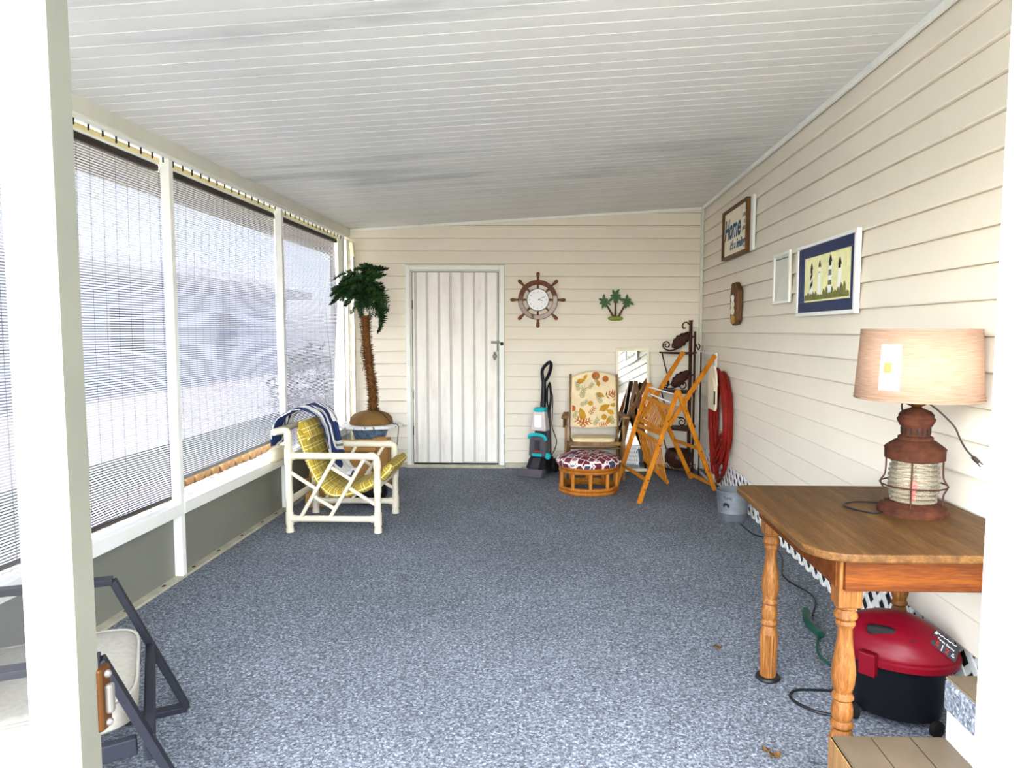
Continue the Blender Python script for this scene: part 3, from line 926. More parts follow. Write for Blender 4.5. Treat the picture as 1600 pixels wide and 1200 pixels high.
def shrub(loc, s, lab):
    b = MB()
    rr = random.Random(int(s * 100) + int(abs(loc[1]) * 10))
    for i in range(420):
        th, ph, ra = rr.uniform(0, 2 * PI), math.acos(rr.uniform(-0.3, 1)), rr.uniform(0.5, 1.0) ** 0.5
        c = Vector((math.cos(th) * math.sin(ph), math.sin(th) * math.sin(ph), math.cos(ph))) * ra * s
        a = Vector((rr.uniform(-1, 1), rr.uniform(-1, 1), rr.uniform(-0.5, 1))).normalized() * s * 0.22
        w_ = a.orthogonal().normalized() * s * 0.07
        b.add([c - w_, c + a * 0.5 + w_ * 0.2, c + a, c + w_ + a * 0.4], [(0, 1, 2, 3)])
    t = thing('shrub', lab, 'shrub', loc)
    b.build('foliage', M['bushgreen'], t, smooth=False)
    MB().tube([(0, 0, 0), (0.02, 0, s * 0.5)], 0.03, 6).build('stem', M['plaquetrunk'], t)
shrub((-3.05, 9.7, 0.0), 0.8, 'green leafy shrub outside behind the far shade, nearest the palm')
shrub((-4.3, 13.0, 0.0), 1.1, 'tall green shrub outside beyond the far shade')
shrub((-2.7, 2.0, -0.1), 0.42, 'small yellow green plant outside the nearest shade')

# ================================================================== furniture and things
# ---- oak table on turned legs
TZ = 0.775
tb = thing('oak_table', 'oak drop-leaf style table with clipped corners on turned legs', 'table', (1.09, 2.41, 0))
def rounded(x0, x1, y0, y1, r):
    """r: radii for corners (x0y0, x1y0, x1y1, x0y1)"""
    p = []
    p += arc(x0 + r[0], y0 + r[0], r[0], PI, 1.5 * PI, 8)
    p += arc(x1 - r[1], y0 + r[1], r[1], 1.5 * PI, 2 * PI, 8)
    p += arc(x1 - r[2], y1 - r[2], r[2], 0, 0.5 * PI, 8)
    p += arc(x0 + r[3], y1 - r[3], r[3], 0.5 * PI, PI, 8)
    return p
tp = rounded(0.728, 1.442, 1.955, 2.855, (0.13, 0.02, 0.02, 0.045))
MB().prism([(a, b, TZ - 0.026) for a, b in tp], (0, 0, 0.026)).build('tabletop', M['oaktop'], tb, smooth=False, bev=0.006, rel=True)
for nm, (a, b, c, d) in (('apron', (0.83, 1.40, 1.985, 2.007)), ('apron', (0.83, 1.40, 2.795, 2.815)), ('apron', (0.815, 0.835, 2.02, 2.80)), ('apron', (1.39, 1.41, 2.02, 2.80))):
    MB().box(a, b, c, d, TZ - 0.118, TZ - 0.026).build(nm, M['oak'], tb, smooth=False, bev=0.002, rel=True)
LEG = [(0.030, 0.60), (0.033, 0.595), (0.024, 0.588), (0.033, 0.575), (0.034, 0.565), (0.026, 0.555), (0.029, 0.545), (0.026, 0.538), (0.021, 0.53), (0.022, 0.50), (0.027, 0.46), (0.033, 0.42), (0.035, 0.39), (0.032, 0.36), (0.025, 0.335), (0.031, 0.325), (0.032, 0.318), (0.024, 0.31), (0.027, 0.30), (0.031, 0.285), (0.031, 0.262), (0.026, 0.25), (0.033, 0.24), (0.033, 0.232), (0.025, 0.222), (0.031, 0.212), (0.032, 0.20), (0.036, 0.19)]
for i, (lx, ly) in enumerate(((0.855, 2.035), (0.860, 2.770), (1.375, 2.035), (1.375, 2.770))):
    bl = MB().box(lx - 0.034, lx + 0.034, ly - 0.034, ly + 0.034, 0.60, TZ - 0.026).build('leg', M['oakleg'], tb, smooth=False, bev=0.004, rel=True)
    MB().lathe(list(reversed(LEG)), 20, (lx, ly, 0)).build('turning', M['oakleg'], bl, rel=True)
    # reeded foot
    prf = []
    n = 32
    vs, fs = [], []
    for (rr, zz) in ((0.031, 0.012), (0.036, 0.19)):
        for j in range(n):
            q = rr * (1.0 if j % 2 else 0.90)
            vs.append((lx + q * math.cos(2 * PI * j / n), ly + q * math.sin(2 * PI * j / n), zz))
    fs = [(j, (j + 1) % n, n + (j + 1) % n, n + j) for j in range(n)] + [tuple(reversed(range(n))), tuple(range(n, 2 * n))]
    MB().add(vs, fs).build('reeded_foot', M['oakleg'], bl, smooth=False, rel=True)
    MB().lathe([(0.046, 0.0), (0.050, 0.006), (0.046, 0.014), (0.036, 0.014)], 24, (lx, ly, 0)).build('floor_cup', M['black'] if i == 1 else M['rustdark'], bl, rel=True)

# ---- ship lantern table lamp
lp = thing('lantern_table_lamp', 'rusted ship lantern table lamp with ribbed glass and peach linen shade', 'lamp', (1.240, 2.435, TZ))
MB().lathe([(0.113, 0), (0.114, 0.012), (0.108, 0.018), (0.106, 0.026), (0.086, 0.034), (0.080, 0.038)], 40).build('base', M['rusty'], lp)
gp = []
for i in range(9):
    zz = 0.040 + i * 0.0165
    bulge = 0.073 + 0.010 * math.sin(PI * (i + 0.5) / 9)
    gp += [(bulge - 0.007, zz), (bulge, zz + 0.005), (bulge, zz + 0.010), (bulge - 0.007, zz + 0.0155)]
MB().lathe(gp, 36, cap=False).build('glass_lens', M['lens'], lp)
MB().lathe([(0.008, 0.04), (0.008, 0.08), (0.016, 0.082), (0.013, 0.10), (0.004, 0.115)], 12).build('red_flame_bulb', plain('red_bulb', rgb(226, 30, 70), 0.3), lp)
MB().lathe([(0.085, 0.186), (0.095, 0.190), (0.096, 0.222), (0.098, 0.226), (0.090, 0.234), (0.066, 0.252), (0.056, 0.256), (0.056, 0.266), (0.049, 0.270)], 40).build('tank', M['rusty'], lp)
MB().lathe([(0.044, 0.268), (0.046, 0.272), (0.046, 0.302), (0.050, 0.305)], 32).build('vent_collar', M['rusty'], lp)
vs0 = MB().box(-0.003, 0.003, 0.0448, 0.0475, 0.276, 0.298).build('vent_slot', M['darkgap'], lp, smooth=False)
for i in range(1, 16):
    copy_of(vs0, lp, (0, 0, 0), (0, 0, 2 * PI * i / 16))
MB().lathe([(0.050, 0.303), (0.060, 0.322), (0.061, 0.328), (0.056, 0.334), (0.056, 0.342), (0.046, 0.354), (0.022, 0.364), (0.016, 0.368)], 32).build('dome_cap', M['rusty'], lp)
MB().lathe([(0.014, 0.366), (0.018, 0.372), (0.022, 0.388), (0.018, 0.40), (0.012, 0.41), (0.012, 0.46)], 16).build('socket', M['brass'], lp)
hp = smooth_path([(0.0, 0.0, 0.370), (0.03, 0, 0.378), (0.042, 0, 0.40), (0.036, 0, 0.52), (0.0, 0, 0.61)], 6)
h0 = MB().tube(hp, 0.003, 6).build('harp', M['brass'], lp)
copy_of(h0, lp, None, (0, 0, PI))
for i in range(4):
    a = PI / 4 + i * PI / 2 + 0.25
    p = smooth_path([(0.088 * math.cos(a), 0.088 * math.sin(a), 0.19), (0.090 * math.cos(a), 0.090 * math.sin(a), 0.13), (0.104 * math.cos(a), 0.104 * math.sin(a), 0.10), (0.092 * math.cos(a), 0.092 * math.sin(a), 0.07), (0.092 * math.cos(a), 0.092 * math.sin(a), 0.03)], 5)
    MB().tube(p, 0.0028, 6).build('guard_wire', M['rustdark'], lp)
MB().tube([(0.106 * math.cos(2 * PI * i / 36), 0.106 * math.sin(2 * PI * i / 36), 0.10) for i in range(36)], 0.0028, 6, closed=True).build('guard_ring', M['rustdark'], lp)
sh = MB().lathe([(0.200, 0.396), (0.184, 0.636)], 48, cap=False).build('lamp_shade', M['lampshade'], lp, solid=0.002)
for rr, zz in ((0.2015, 0.399), (0.2007, 0.409), (0.1852, 0.633), (0.1862, 0.623)):
    MB().tube([(rr * math.cos(2 * PI * i / 48), rr * math.sin(2 * PI * i / 48), zz) for i in range(48)], 0.0022, 5, closed=True).build('shade_binding', M['lampshade'], sh)
def shade_patch(a0, a1, z0, z1, off, mat, nm):
    def fn(u, v):
        zz = z0 + (z1 - z0) * v
        r_ = 0.200 - 0.016 * (zz - 0.396) / 0.24 + off
        a = a0 + (a1 - a0) * u
        return (r_ * math.cos(a), r_ * math.sin(a), zz)
    MB().grid(fn, 6, 2).build(nm, mat, sh)
shade_patch(math.radians(208), math.radians(228), 0.435, 0.585, 0.0025, M['printwhite'], 'label')
shade_patch(math.radians(212), math.radians(220), 0.492, 0.525, 0.0035, M['cardboard'], 'label_square')
MB().beam((0.075, -0.166, 0.637), (0.07, -0.17, 0.395), 0.006, 0.003, up=(0, 1, 0)).build('seam', M['lampshade'], sh, smooth=False)
MB().tube(smooth_path([(-0.02, -0.04, 0.41), (0.02, -0.075, 0.375), (0.055, -0.09, 0.34), (0.078, -0.10, 0.31), (0.094, -0.105, 0.272), (0.115, -0.105, 0.238), (0.140, -0.105, 0.212)], 6), 0.0032, 6).build('cord', M['darkbrown'], lp)
pl = MB().beam((0.138, -0.105, 0.214), (0.156, -0.105, 0.196), 0.012, 0.018, up=(0, 1, 0)).build('plug', M['darkbrown'], lp, smooth=False, bev=0.003)
for dz in (-0.005, 0.005):
    MB().beam((0.155 + dz * 0.7, -0.105, 0.197 + dz * 0.7), (0.167 + dz * 0.7, -0.105, 0.185 + dz * 0.7), 0.0025, 0.003, up=(0, 1, 0)).build('prong', M['darkbrown'], pl, smooth=False)
MB().tube(smooth_path([(-0.06, -0.03, 0.40), (-0.066, -0.03, 0.375), (-0.055, -0.02, 0.345)], 5), 0.003, 6).build('switch_cord', M['black'], lp)
MB().tube(smooth_path([(-0.112, -0.02, 0.006), (-0.15, -0.03, 0.004), (-0.20, 0.03, 0.004), (-0.20, 0.09, 0.004), (-0.14, 0.13, 0.004), (-0.05, 0.12, 0.004)], 7), 0.003, 6).build('base_cord', M['black'], lp)

# ---- red and black wet-dry vacuum under the table
vc = thing('shop_vacuum', 'red lidded wet and dry vacuum with black drum under the oak table', 'vacuum', (1.243, 2.50, 0), rz=-0.45)
vc.scale = (0.93, 0.93, 0.95)
SX, SY = 1.06, 0.86
MB().lathe([(0.130, 0.035), (0.150, 0.045), (0.170, 0.15), (0.182, 0.245), (0.186, 0.25)], 40, sx=SX, sy=SY).build('drum', M['vacblack'], vc)
lid = MB().lathe([(0.19, 0.245), (0.204, 0.250), (0.206, 0.272), (0.199, 0.278)], 48, sx=SX, sy=SY).build('lid_rim', M['vacred'], vc)
def domefn(u, v):
    a = 2 * PI * u
    prf_ = [(0.199, 0.277), (0.200, 0.287), (0.192, 0.312), (0.170, 0.345), (0.135, 0.372), (0.09, 0.388), (0.045, 0.394), (0.0, 0.396)]
    t = v * (len(prf_) - 1)
    i = min(int(t), len(prf_) - 2)
    fr_ = t - i
    r_ = prf_[i][0] * (1 - fr_) + prf_[i + 1][0] * fr_
    z_ = prf_[i][1] * (1 - fr_) + prf_[i + 1][1] * fr_
    x_, y_ = r_ * SX * math.cos(a), r_ * SY * math.sin(a)
    ridge = math.exp(-(y_ / 0.075) ** 2) * 0.016 * min(1, max(0, (z_ - 0.285) / 0.06))
    z_ += ridge - 0.10 * max(0, x_ - 0.02) * min(1, max(0, (z_ - 0.285) / 0.06)) * 2.2
    return (x_, y_, z_)
MB().grid(domefn, 64, 21).build('lid_dome', M['vacred'], vc)
hs = MB().sbox((-0.06, -0.105, 0.366), 0.052, 0.016, 0.018, 4, 20, 8).build('handle_slot', M['darkgap'], vc)
hs.rotation_euler = (0.0, 0, 0)
for i in range(3):
    MB().box(0.008 + i * 0.016, 0.018 + i * 0.016, -0.128, -0.124, 0.345, 0.357).build('vent_notch', M['darkgap'], vc, smooth=False)
for a in (-2.05, 0.9, 2.6):
    lt = MB().box(-0.012, 0.022, -0.032, 0.032, 0.215, 0.302).build('latch', M['vacred'], vc, smooth=False, bev=0.006)
    lt.location = (0.188 * SX * math.cos(a), 0.188 * SY * math.sin(a), 0)
    lt.rotation_euler = (0, 0.06, math.atan2(math.sin(a) / SY, math.cos(a) / SX))
lb = MB().box(-0.05, 0.05, -0.042, 0.042, 0, 0.0015).build('badge', M['darkgrey'], vc, smooth=False, bev=0.006)
lb.location = (0.155, -0.055, 0.334)
lb.rotation_euler = (0.42, 0.62, 0.0)
for s_, sz, px, py, mm, al in (('Twist Series', 0.014, 0.0, 0.006, 'printwhite', 0.1), ('5', 0.034, -0.026, -0.022, 'printred', 0), ('|', 0.034, -0.007, -0.022, 'printwhite', 0), ('2', 0.034, 0.012, -0.022, 'printred', 0), ('.0', 0.011, 0.034, -0.014, 'printwhite', 0), ('HP', 0.011, 0.036, -0.026, 'printwhite', 0)):
    me = text_mesh(s_, sz, 0.0004, al)
    o = link('lettering', me, M[mm], lb, smooth=False, loc=(px, py, 0.0020))
MB().tube([(-0.040 + i * 0.006, 0.026 + 0.003 * math.sin(i * 2.1) + i * 0.0006, 0.0022) for i in range(14)], 0.0012, 5).build('script_mark', M['printwhite'], lb)
MB().prism([(-0.049, 0.012, 0.0018), (-0.038, 0.020, 0.0018), (-0.044, 0.034, 0.0018)], (0, 0, 0.0006)).build('arrow_mark', M['printwhite'], lb, smooth=False)
for a in (-2.5, -0.7, 0.8, 2.3):
    cw = MB().lathe([(0.012, -0.012), (0.030, -0.010), (0.032, 0.0), (0.030, 0.010), (0.012, 0.012)], 18).build('caster', M['blackrub'], vc)
    cw.location = (0.172 * SX * math.cos(a), 0.172 * SY * math.sin(a), 0.032)
    cw.rotation_euler = (PI / 2, 0, a + PI / 2)
cd = thing('vacuum_cord', 'black power cord looping on the carpet beside the vacuum', 'cord', (1.0, 2.55, 0))
MB().tube(smooth_path([(1.10, 2.655, 0.010), (1.0, 2.67, 0.006), (0.93, 2.66, 0.006), (0.90, 2.60, 0.006), (0.95, 2.52, 0.006), (1.01, 2.49, 0.006), (1.045, 2.475, 0.007)], 8), 0.006, 7).build('cable', M['black'], cd, rel=True)

# green extension cord and black cable along the lattice
ex = thing('extension_cord', 'black extension cord with green socket end on the carpet by the lattice', 'cord', (1.2, 3.4, 0))
MB().tube(smooth_path([(1.34, 5.05, 0.006), (1.36, 4.80, 0.006), (1.43, 4.66, 0.006), (1.40, 4.3, 0.006), (1.30, 3.95, 0.006), (1.36, 3.65, 0.006), (1.26, 3.38, 0.012)], 8), 0.005, 6).build('cable', M['black'], ex, rel=True)
MB().tube(smooth_path([(1.24, 3.42, 0.02), (1.20, 3.28, 0.022), (1.21, 3.14, 0.02)], 4), [0.018] * 9, 8).build('socket_end', plain('dark_green_plastic', rgb(20, 66, 54), 0.4), ex, rel=True)
MB().tube(smooth_path([(1.20, 3.14, 0.014), (1.14, 2.98, 0.010), (1.16, 2.86, 0.008), (1.26, 2.80, 0.008)], 6), 0.006, 6).build('green_cable', plain('green_cable', rgb(22, 70, 56), 0.5), ex, rel=True)

# ---- tiled steps by the camera
st = thing('entry_steps', 'low carpet-sided steps topped with tan tiles in front of the vacuum', 'steps', (1.0, 1.6, 0))
MB().box(0.775, 1.09, 1.15, 1.905, 0.0, 0.262).build('lower_box', M['carpet'], st, smooth=False, rel=True)
MB().box(1.09, 1.45, 1.15, 1.905, 0.0, 0.44).build('upper_box', M['white'], st, smooth=False, rel=True)
MB().box(0.768, 0.776, 1.15, 1.91, 0.0, 0.268).build('edge_board', M['greywood'], st, smooth=False, rel=True)
MB().box(1.078, 1.091, 1.15, 1.905, 0.36, 0.442).build('carpet_edge', M['carpet'], st, smooth=False, bev=0.006, rel=True)
MB().box(0.772, 1.09, 1.15, 1.91, 0.262, 0.268).build('grout_bed', M['grout'], st, smooth=False, rel=True)
MB().box(1.085, 1.45, 1.15, 1.91, 0.44, 0.446).build('grout_bed', M['grout'], st, smooth=False, rel=True)
xs = [0.776, 0.880, 0.990, 1.088]
ysl = [1.15, 1.34, 1.53, 1.72, 1.908]
for i in range(3):
    for j in range(4):
        MB().box(xs[i] + 0.002, xs[i + 1] - 0.002, ysl[j] + 0.002, ysl[j + 1] - 0.002, 0.266, 0.273).build('tile', M['tile'], st, smooth=False, bev=0.001, rel=True)
xs = [1.086, 1.205, 1.325, 1.45]
for i in range(3):
    for j in range(4):
        MB().box(xs[i] + 0.002, xs[i + 1] - 0.002, ysl[j] + 0.002, ysl[j + 1] - 0.002, 0.444, 0.451).build('tile', M['tile'], st, smooth=False, bev=0.001, rel=True)

# ---- galvanised bucket
bk = thing('galvanised_bucket', 'small galvanised metal bucket with black lettering beside the table', 'bucket', (1.318, 5.20, 0))
MB().lathe([(0.098, 0.0), (0.100, 0.004), (0.106, 0.058), (0.109, 0.062), (0.107, 0.066), (0.122, 0.218), (0.126, 0.222), (0.124, 0.228), (0.119, 0.222), (0.096, 0.006)], 40).build('pail', M['galv'], bk)
MB().lathe([(0.094, 0.02), (0.09, 0.022)], 30).build('shadowed_bottom', M['galv'], bk)
def on_pail(me, a, z, tilt=0.0):
    """wrap a flat lettering mesh round the pail; a is the angle it faces"""
    for v in me.vertices:
        x_, y_ = v.co.x, v.co.y
        zz = z + y_
        r_ = 0.1075 + (zz - 0.066) * (0.0145 / 0.152) + 0.0012 + v.co.z
        an = a + x_ / r_
        v.co = Vector((r_ * math.cos(an), r_ * math.sin(an), zz))
    return me
link('lettering', on_pail(text_mesh('TIME', 0.032, 0.0004), math.radians(238), 0.178), M['ink'], bk, smooth=False)
mk = MB().prism([(-0.026, -0.014, 0), (-0.012, -0.018, 0), (-0.008, -0.006, 0), (0.006, -0.006, 0), (0.012, -0.02, 0), (0.026, -0.016, 0), (0.024, 0.004, 0), (0.010, 0.014, 0), (-0.010, 0.016, 0), (-0.022, 0.008, 0)], (0, 0, 0.0006))
link('crab_mark', on_pail(mk.mesh('crab_mark'), math.radians(232), 0.130), M['ink'], bk, smooth=False)
for a, z_, w_ in ((278, 0.150, 0.03), (282, 0.128, 0.05), (282, 0.112, 0.044), (282, 0.096, 0.05), (240, 0.092, 0.04)):
    q = MB().grid(lambda u, v: ((u - 0.5) * w_, (v - 0.5) * 0.005, 0.0003), 8, 1)
    link('faded_line', on_pail(q.mesh('faded_line'), math.radians(a), z_), M['inkgrey'], bk, smooth=False)

# ---- ship wheel clock
cw = thing('ship_wheel_clock', 'wooden ship wheel wall clock with white dial beside the back door', 'clock', (-0.193, YB - 0.016, 1.71))
def ring(ro, ri, t, n=48):
    b = MB()
    vs, fs = [], []
    for (r_, y_) in ((ro, -t), (ri, -t), (ri, 0), (ro, 0)):
        for j in range(n):
            a = 2 * PI * j / n
            vs.append((r_ * math.cos(a), y_, r_ * math.sin(a)))
    for s_ in range(4):
        for j in range(n):
            fs.append((s_ * n + j, s_ * n + (j + 1) % n, ((s_ + 1) % 4) * n + (j + 1) % n, ((s_ + 1) % 4) * n + j))
    return b.add(vs, fs)
ring(0.198, 0.151, 0.03).build('rim', M['wheelwood'], cw, bev=0.004)
HPROF = [(0.010, 0.10), (0.010, 0.195), (0.013, 0.200), (0.010, 0.207), (0.011, 0.215), (0.017, 0.245), (0.018, 0.262), (0.014, 0.274), (0.004, 0.279)]
h0 = MB().lathe(HPROF, 14).build('spoke', M['wheelwood'], cw, loc=(0, -0.015, 0))
for i in range(1, 8):
    copy_of(h0, cw, (0, -0.015, 0), (0, i * PI / 4, 0))
dl = MB()
dl.prism([(0.108 * math.cos(2 * PI * j / 48), 0, 0.108 * math.sin(2 * PI * j / 48)) for j in range(48)], (0, -0.026, 0))
dial = dl.build('dial', M['printwhite'], cw, bev=0.003)
ring(0.115, 0.106, 0.034).build('bezel', M['inkgrey'], cw, bev=0.002)
for hr in range(1, 13):
    a = PI / 2 - hr * PI / 6
    me = text_mesh(str(hr), 0.022, 0.0003)
    o = link('numeral', me, M['inkgrey'], dial, smooth=False, loc=(0.083 * math.cos(a), -0.0275, 0.083 * math.sin(a)))
    o.rotation_euler = (PI / 2, 0, 0)
for a, l_, w_ in ((math.radians(25), 0.078, 0.004), (math.radians(-8), 0.05, 0.005)):
    MB().beam((0, -0.0285, 0), (l_ * math.cos(a), -0.0285, l_ * math.sin(a)), 0.001, w_, up=(0, 0, 1)).build('hand', M['ink'], dial, smooth=False)

# ---- palm tree wall plaque
pq = thing('palm_plaque', 'green three palm tree wall plaque on the back wall', 'wall plaque', (0.585, YB - 0.015, 1.655))
def frond(cx, cz, ang, ln, w, y0=-0.012):
    d = (math.cos(ang), math.sin(ang)); nrm = (-d[1], d[0])
    pts = []
    for t, s_ in ((0, 0.15), (0.25, 0.8), (0.5, 1.0), (0.75, 0.75), (1.0, 0.0), (0.75, -0.5), (0.5, -0.75), (0.25, -0.7)):
        droop = -0.25 * t * t * ln * abs(math.cos(ang))
        pts.append((cx + d[0] * t * ln + nrm[0] * s_ * w, y0, cz + d[1] * t * ln + nrm[1] * s_ * w + droop))
    return pts
def plaque_palm(bx, tx, tz, s, nf):
    b = MB().tube(smooth_path([(bx, -0.010, -0.12), ((bx * 1.4 + tx) / 2.4, -0.010, (-0.12 + tz) / 2 - 0.01), (tx, -0.010, tz)], 5), [0.012 - 0.0004 * i for i in range(11)], 8)
    b.build('trunk', M['plaquetrunk'], pq)
    for q in range(nf):
        a = math.radians(-75 + q * 330 / (nf - 1) - 0)
        MB().prism(frond(tx, tz, a, s * (0.9 + 0.2 * math.sin(q * 2.3)), 0.017), (0, -0.008 - 0.003 * (q % 3), 0)).build('frond', M['plaquegreen'], pq, smooth=False, bev=0.003)
plaque_palm(-0.015, -0.115, 0.045, 0.072, 7)
plaque_palm(0.0, 0.0, 0.095, 0.085, 8)
plaque_palm(0.028, 0.115, 0.045, 0.072, 7)
MB().sbox((0.0, -0.012, -0.128), 0.078, 0.014, 0.024, 2.4, 24, 8).build('island_base', M['plaquebase'], pq)

# ---- pictures on the right wall
FX = XR - 0.013
hm = thing('home_sign', 'brown box-framed sign lettered Home high on the right wall', 'wall sign', (FX, 5.69, 2.195))
Y0, Y1, Z0, Z1 = -0.385, 0.385, -0.20, 0.20
fd = 0.05
for (a, b, c, d) in ((Y0, Y1, Z1 - 0.022, Z1), (Y0, Y1, Z0, Z0 + 0.022), (Y0, Y0 + 0.022, Z0 + 0.022, Z1 - 0.022), (Y1 - 0.022, Y1, Z0 + 0.022, Z1 - 0.022)):
    MB().box(-fd, 0, a, b, c, d).build('frame_side', M['frameframe'], hm, smooth=False, bev=0.002)
fc = MB().box(-0.030, -0.002, Y0 + 0.022, Y1 - 0.022, Z0 + 0.022, Z1 - 0.022).build('board', M['paper'], hm, smooth=False)
def wall_text(s_, size, y_, z_, mat, par, x_=-0.0315, shear=0.0, sy=1.0):
    me = text_mesh(s_, size, 0.0006, shear, bold=size * 0.022)
    o = link('lettering', me, M[mat], par, smooth=False, loc=(x_, y_, z_))
    o.rotation_euler = (PI / 2, 0, -PI / 2)
    o.scale = (1, sy, 1)
    return o
wall_text('Home', 0.20, 0.10, 0.028, 'inkblue', fc, shear=0.2, sy=1.15)
for i, s_ in enumerate(('is not', 'a', 'place')):
    wall_text(s_, 0.055, -0.265, 0.095 - i * 0.05, 'inkgrey', fc)
wall_text("it's a feeling", 0.095, -0.06, -0.105, 'inkblue', fc, shear=0.25)
MB().box(-0.020, 0, Y0 - 0.075, Y0 - 0.005, -0.20, 0.205).build('white_side_strip', M['white'], hm, smooth=False, bev=0.003)

wp = thing('blank_plaque', 'small blank white framed plaque between driftwood plaque and lighthouse picture', 'wall plaque', (FX, 4.56, 1.742))
MB().box(-0.010, 0, -0.165, 0.165, -0.16, 0.16).build('backing', M['offwhite'], wp, smooth=False, bev=0.002)
for (a, b, c, d) in ((-0.165, 0.165, 0.140, 0.16), (-0.165, 0.165, -0.16, -0.145), (-0.165, -0.14, -0.145, 0.14), (0.14, 0.165, -0.145, 0.14)):
    MB().box(-0.018, -0.009, a, b, c, d).build('frame_side', M['white'], wp, smooth=False, bev=0.002)
MB().box(-0.015, -0.009, -0.12, 0.12, 0.118, 0.124).build('bead', M['inkgrey'], wp, smooth=False)

lg = thing('lighthouse_picture', 'white and navy framed picture of four lighthouses on the right wall', 'picture', (FX, 3.822, 1.692))
for (a, b, c, d) in ((-0.417, 0.417, 0.183, 0.203), (-0.417, 0.417, -0.203, -0.183), (-0.417, -0.392, -0.183, 0.183), (0.392, 0.417, -0.183, 0.183)):
    MB().box(-0.026, 0, a, b, c, d).build('outer_frame', M['white'], lg, smooth=False, bev=0.003)
for (a, b, c, d) in ((-0.392, 0.392, 0.125, 0.183), (-0.392, 0.392, -0.183, -0.125), (-0.392, -0.345, -0.125, 0.125), (0.312, 0.392, -0.125, 0.125)):
    MB().box(-0.020, 0, a, b, c, d).build('navy_border', M['navy'], lg, smooth=False, bev=0.004)
pr_ = MB().box(-0.012, 0, -0.345, 0.312, -0.125, 0.125).build('print', M['print_yellow'], lg, smooth=False)
def quad(mat, nm, pts):
    MB().prism([(-0.0125, a, b) for a, b in pts], (-0.0008, 0, 0)).build(nm, M[mat], pr_, smooth=False)
def tower(yc, zb, zt, wb, wt, body, bands):
    def half(z_):
        return wb + (wt - wb) * (z_ - zb) / (zt - zb)
    quad(body, 'lighthouse', [(yc - wb, zb), (yc + wb, zb), (yc + wt, zt), (yc - wt, zt)])
    for (za, zb2, mt, sl_) in bands:
        ha, hb = half(za), half(zb2)
        MB().prism([(-0.0135, yc - ha, za + sl_), (-0.0135, yc + ha, za), (-0.0135, yc + hb, zb2), (-0.0135, yc - hb, zb2 + sl_)], (-0.0006, 0, 0)).build('band', M[mt], pr_, smooth=False)
    quad('ink', 'lantern_room', [(yc - wt * 1.6, zt), (yc + wt * 1.6, zt), (yc + wt * 0.9, zt + 0.022), (yc, zt + 0.04), (yc - wt * 0.9, zt + 0.022)])
tower(0.200, -0.085, 0.055, 0.022, 0.012, 'printwhite', [(-0.06, -0.03, 'ink', 0.03), (-0.01, 0.02, 'ink', 0.03), (0.035, 0.055, 'ink', 0.0)])
tower(0.080, -0.085, 0.060, 0.024, 0.012, 'printwhite', [(0.03, 0.036, 'inkgrey', 0)])
tower(-0.070, -0.085, 0.075, 0.026, 0.015, 'printwhite', [(-0.045, -0.02, 'olive', 0), (0.005, 0.035, 'inkgrey', 0), (0.055, 0.075, 'ink', 0)])
tower(-0.195, -0.070, 0.050, 0.024, 0.014, 'printwhite', [(0.032, 0.05, 'ink', 0)])
rr = random.Random(3)
for i in range(16):
    yc = 0.285 - i * 0.039
    hgt = rr.uniform(0.02, 0.055) + (0.03 if i in (8, 13, 14) else 0)
    quad('olive', 'shrub_print', [(yc - 0.022, -0.115), (yc + 0.022, -0.115), (yc + 0.019, -0.108 + hgt * 0.6), (yc + 0.004, -0.108 + hgt), (yc - 0.016, -0.108 + hgt * 0.7)])

dw = thing('driftwood_plaque', 'carved driftwood plaque with painted figure on the right wall', 'wall plaque', (FX, 5.645, 1.62))
MB().prism([(0, -0.10, -0.13), (0, -0.05, -0.165), (0, 0.04, -0.17), (0, 0.10, -0.13), (0, 0.115, 0.0), (0, 0.11, 0.10), (0, 0.085, 0.13), (0, 0.09, 0.16), (0, 0.06, 0.172), (0, 0.035, 0.150), (0, 0.02, 0.165), (0, -0.03, 0.17), (0, -0.06, 0.14), (0, -0.115, 0.10), (0, -0.12, 0.0)], (-0.045, 0, 0)).build('wood', wood('driftwood', rgb(58, 38, 24), rgb(96, 66, 42), rgb(128, 92, 62), 0.7, axis=2, scale=6), dw, smooth=False, bev=0.012, seg=3)
MB().sbox((-0.047, 0.02, -0.005), 0.004, 0.055, 0.03, 3, 16, 6).build('painted_torso', M['paper'], dw)
MB().sbox((-0.047, 0.02, 0.045), 0.005, 0.045, 0.028, 2.2, 16, 6).build('painted_head', M['printwhite'], dw)
MB().sbox((-0.047, 0.02, -0.06), 0.004, 0.06, 0.028, 3, 16, 6).build('painted_skirt', M['cream'], dw)
MB().sbox((-0.046, 0.01, -0.125), 0.005, 0.075, 0.035, 2.5, 16, 6).build('painted_base', plain('ochre_paint', rgb(168, 128, 60), 0.5, var=0.3, scale=30), dw)

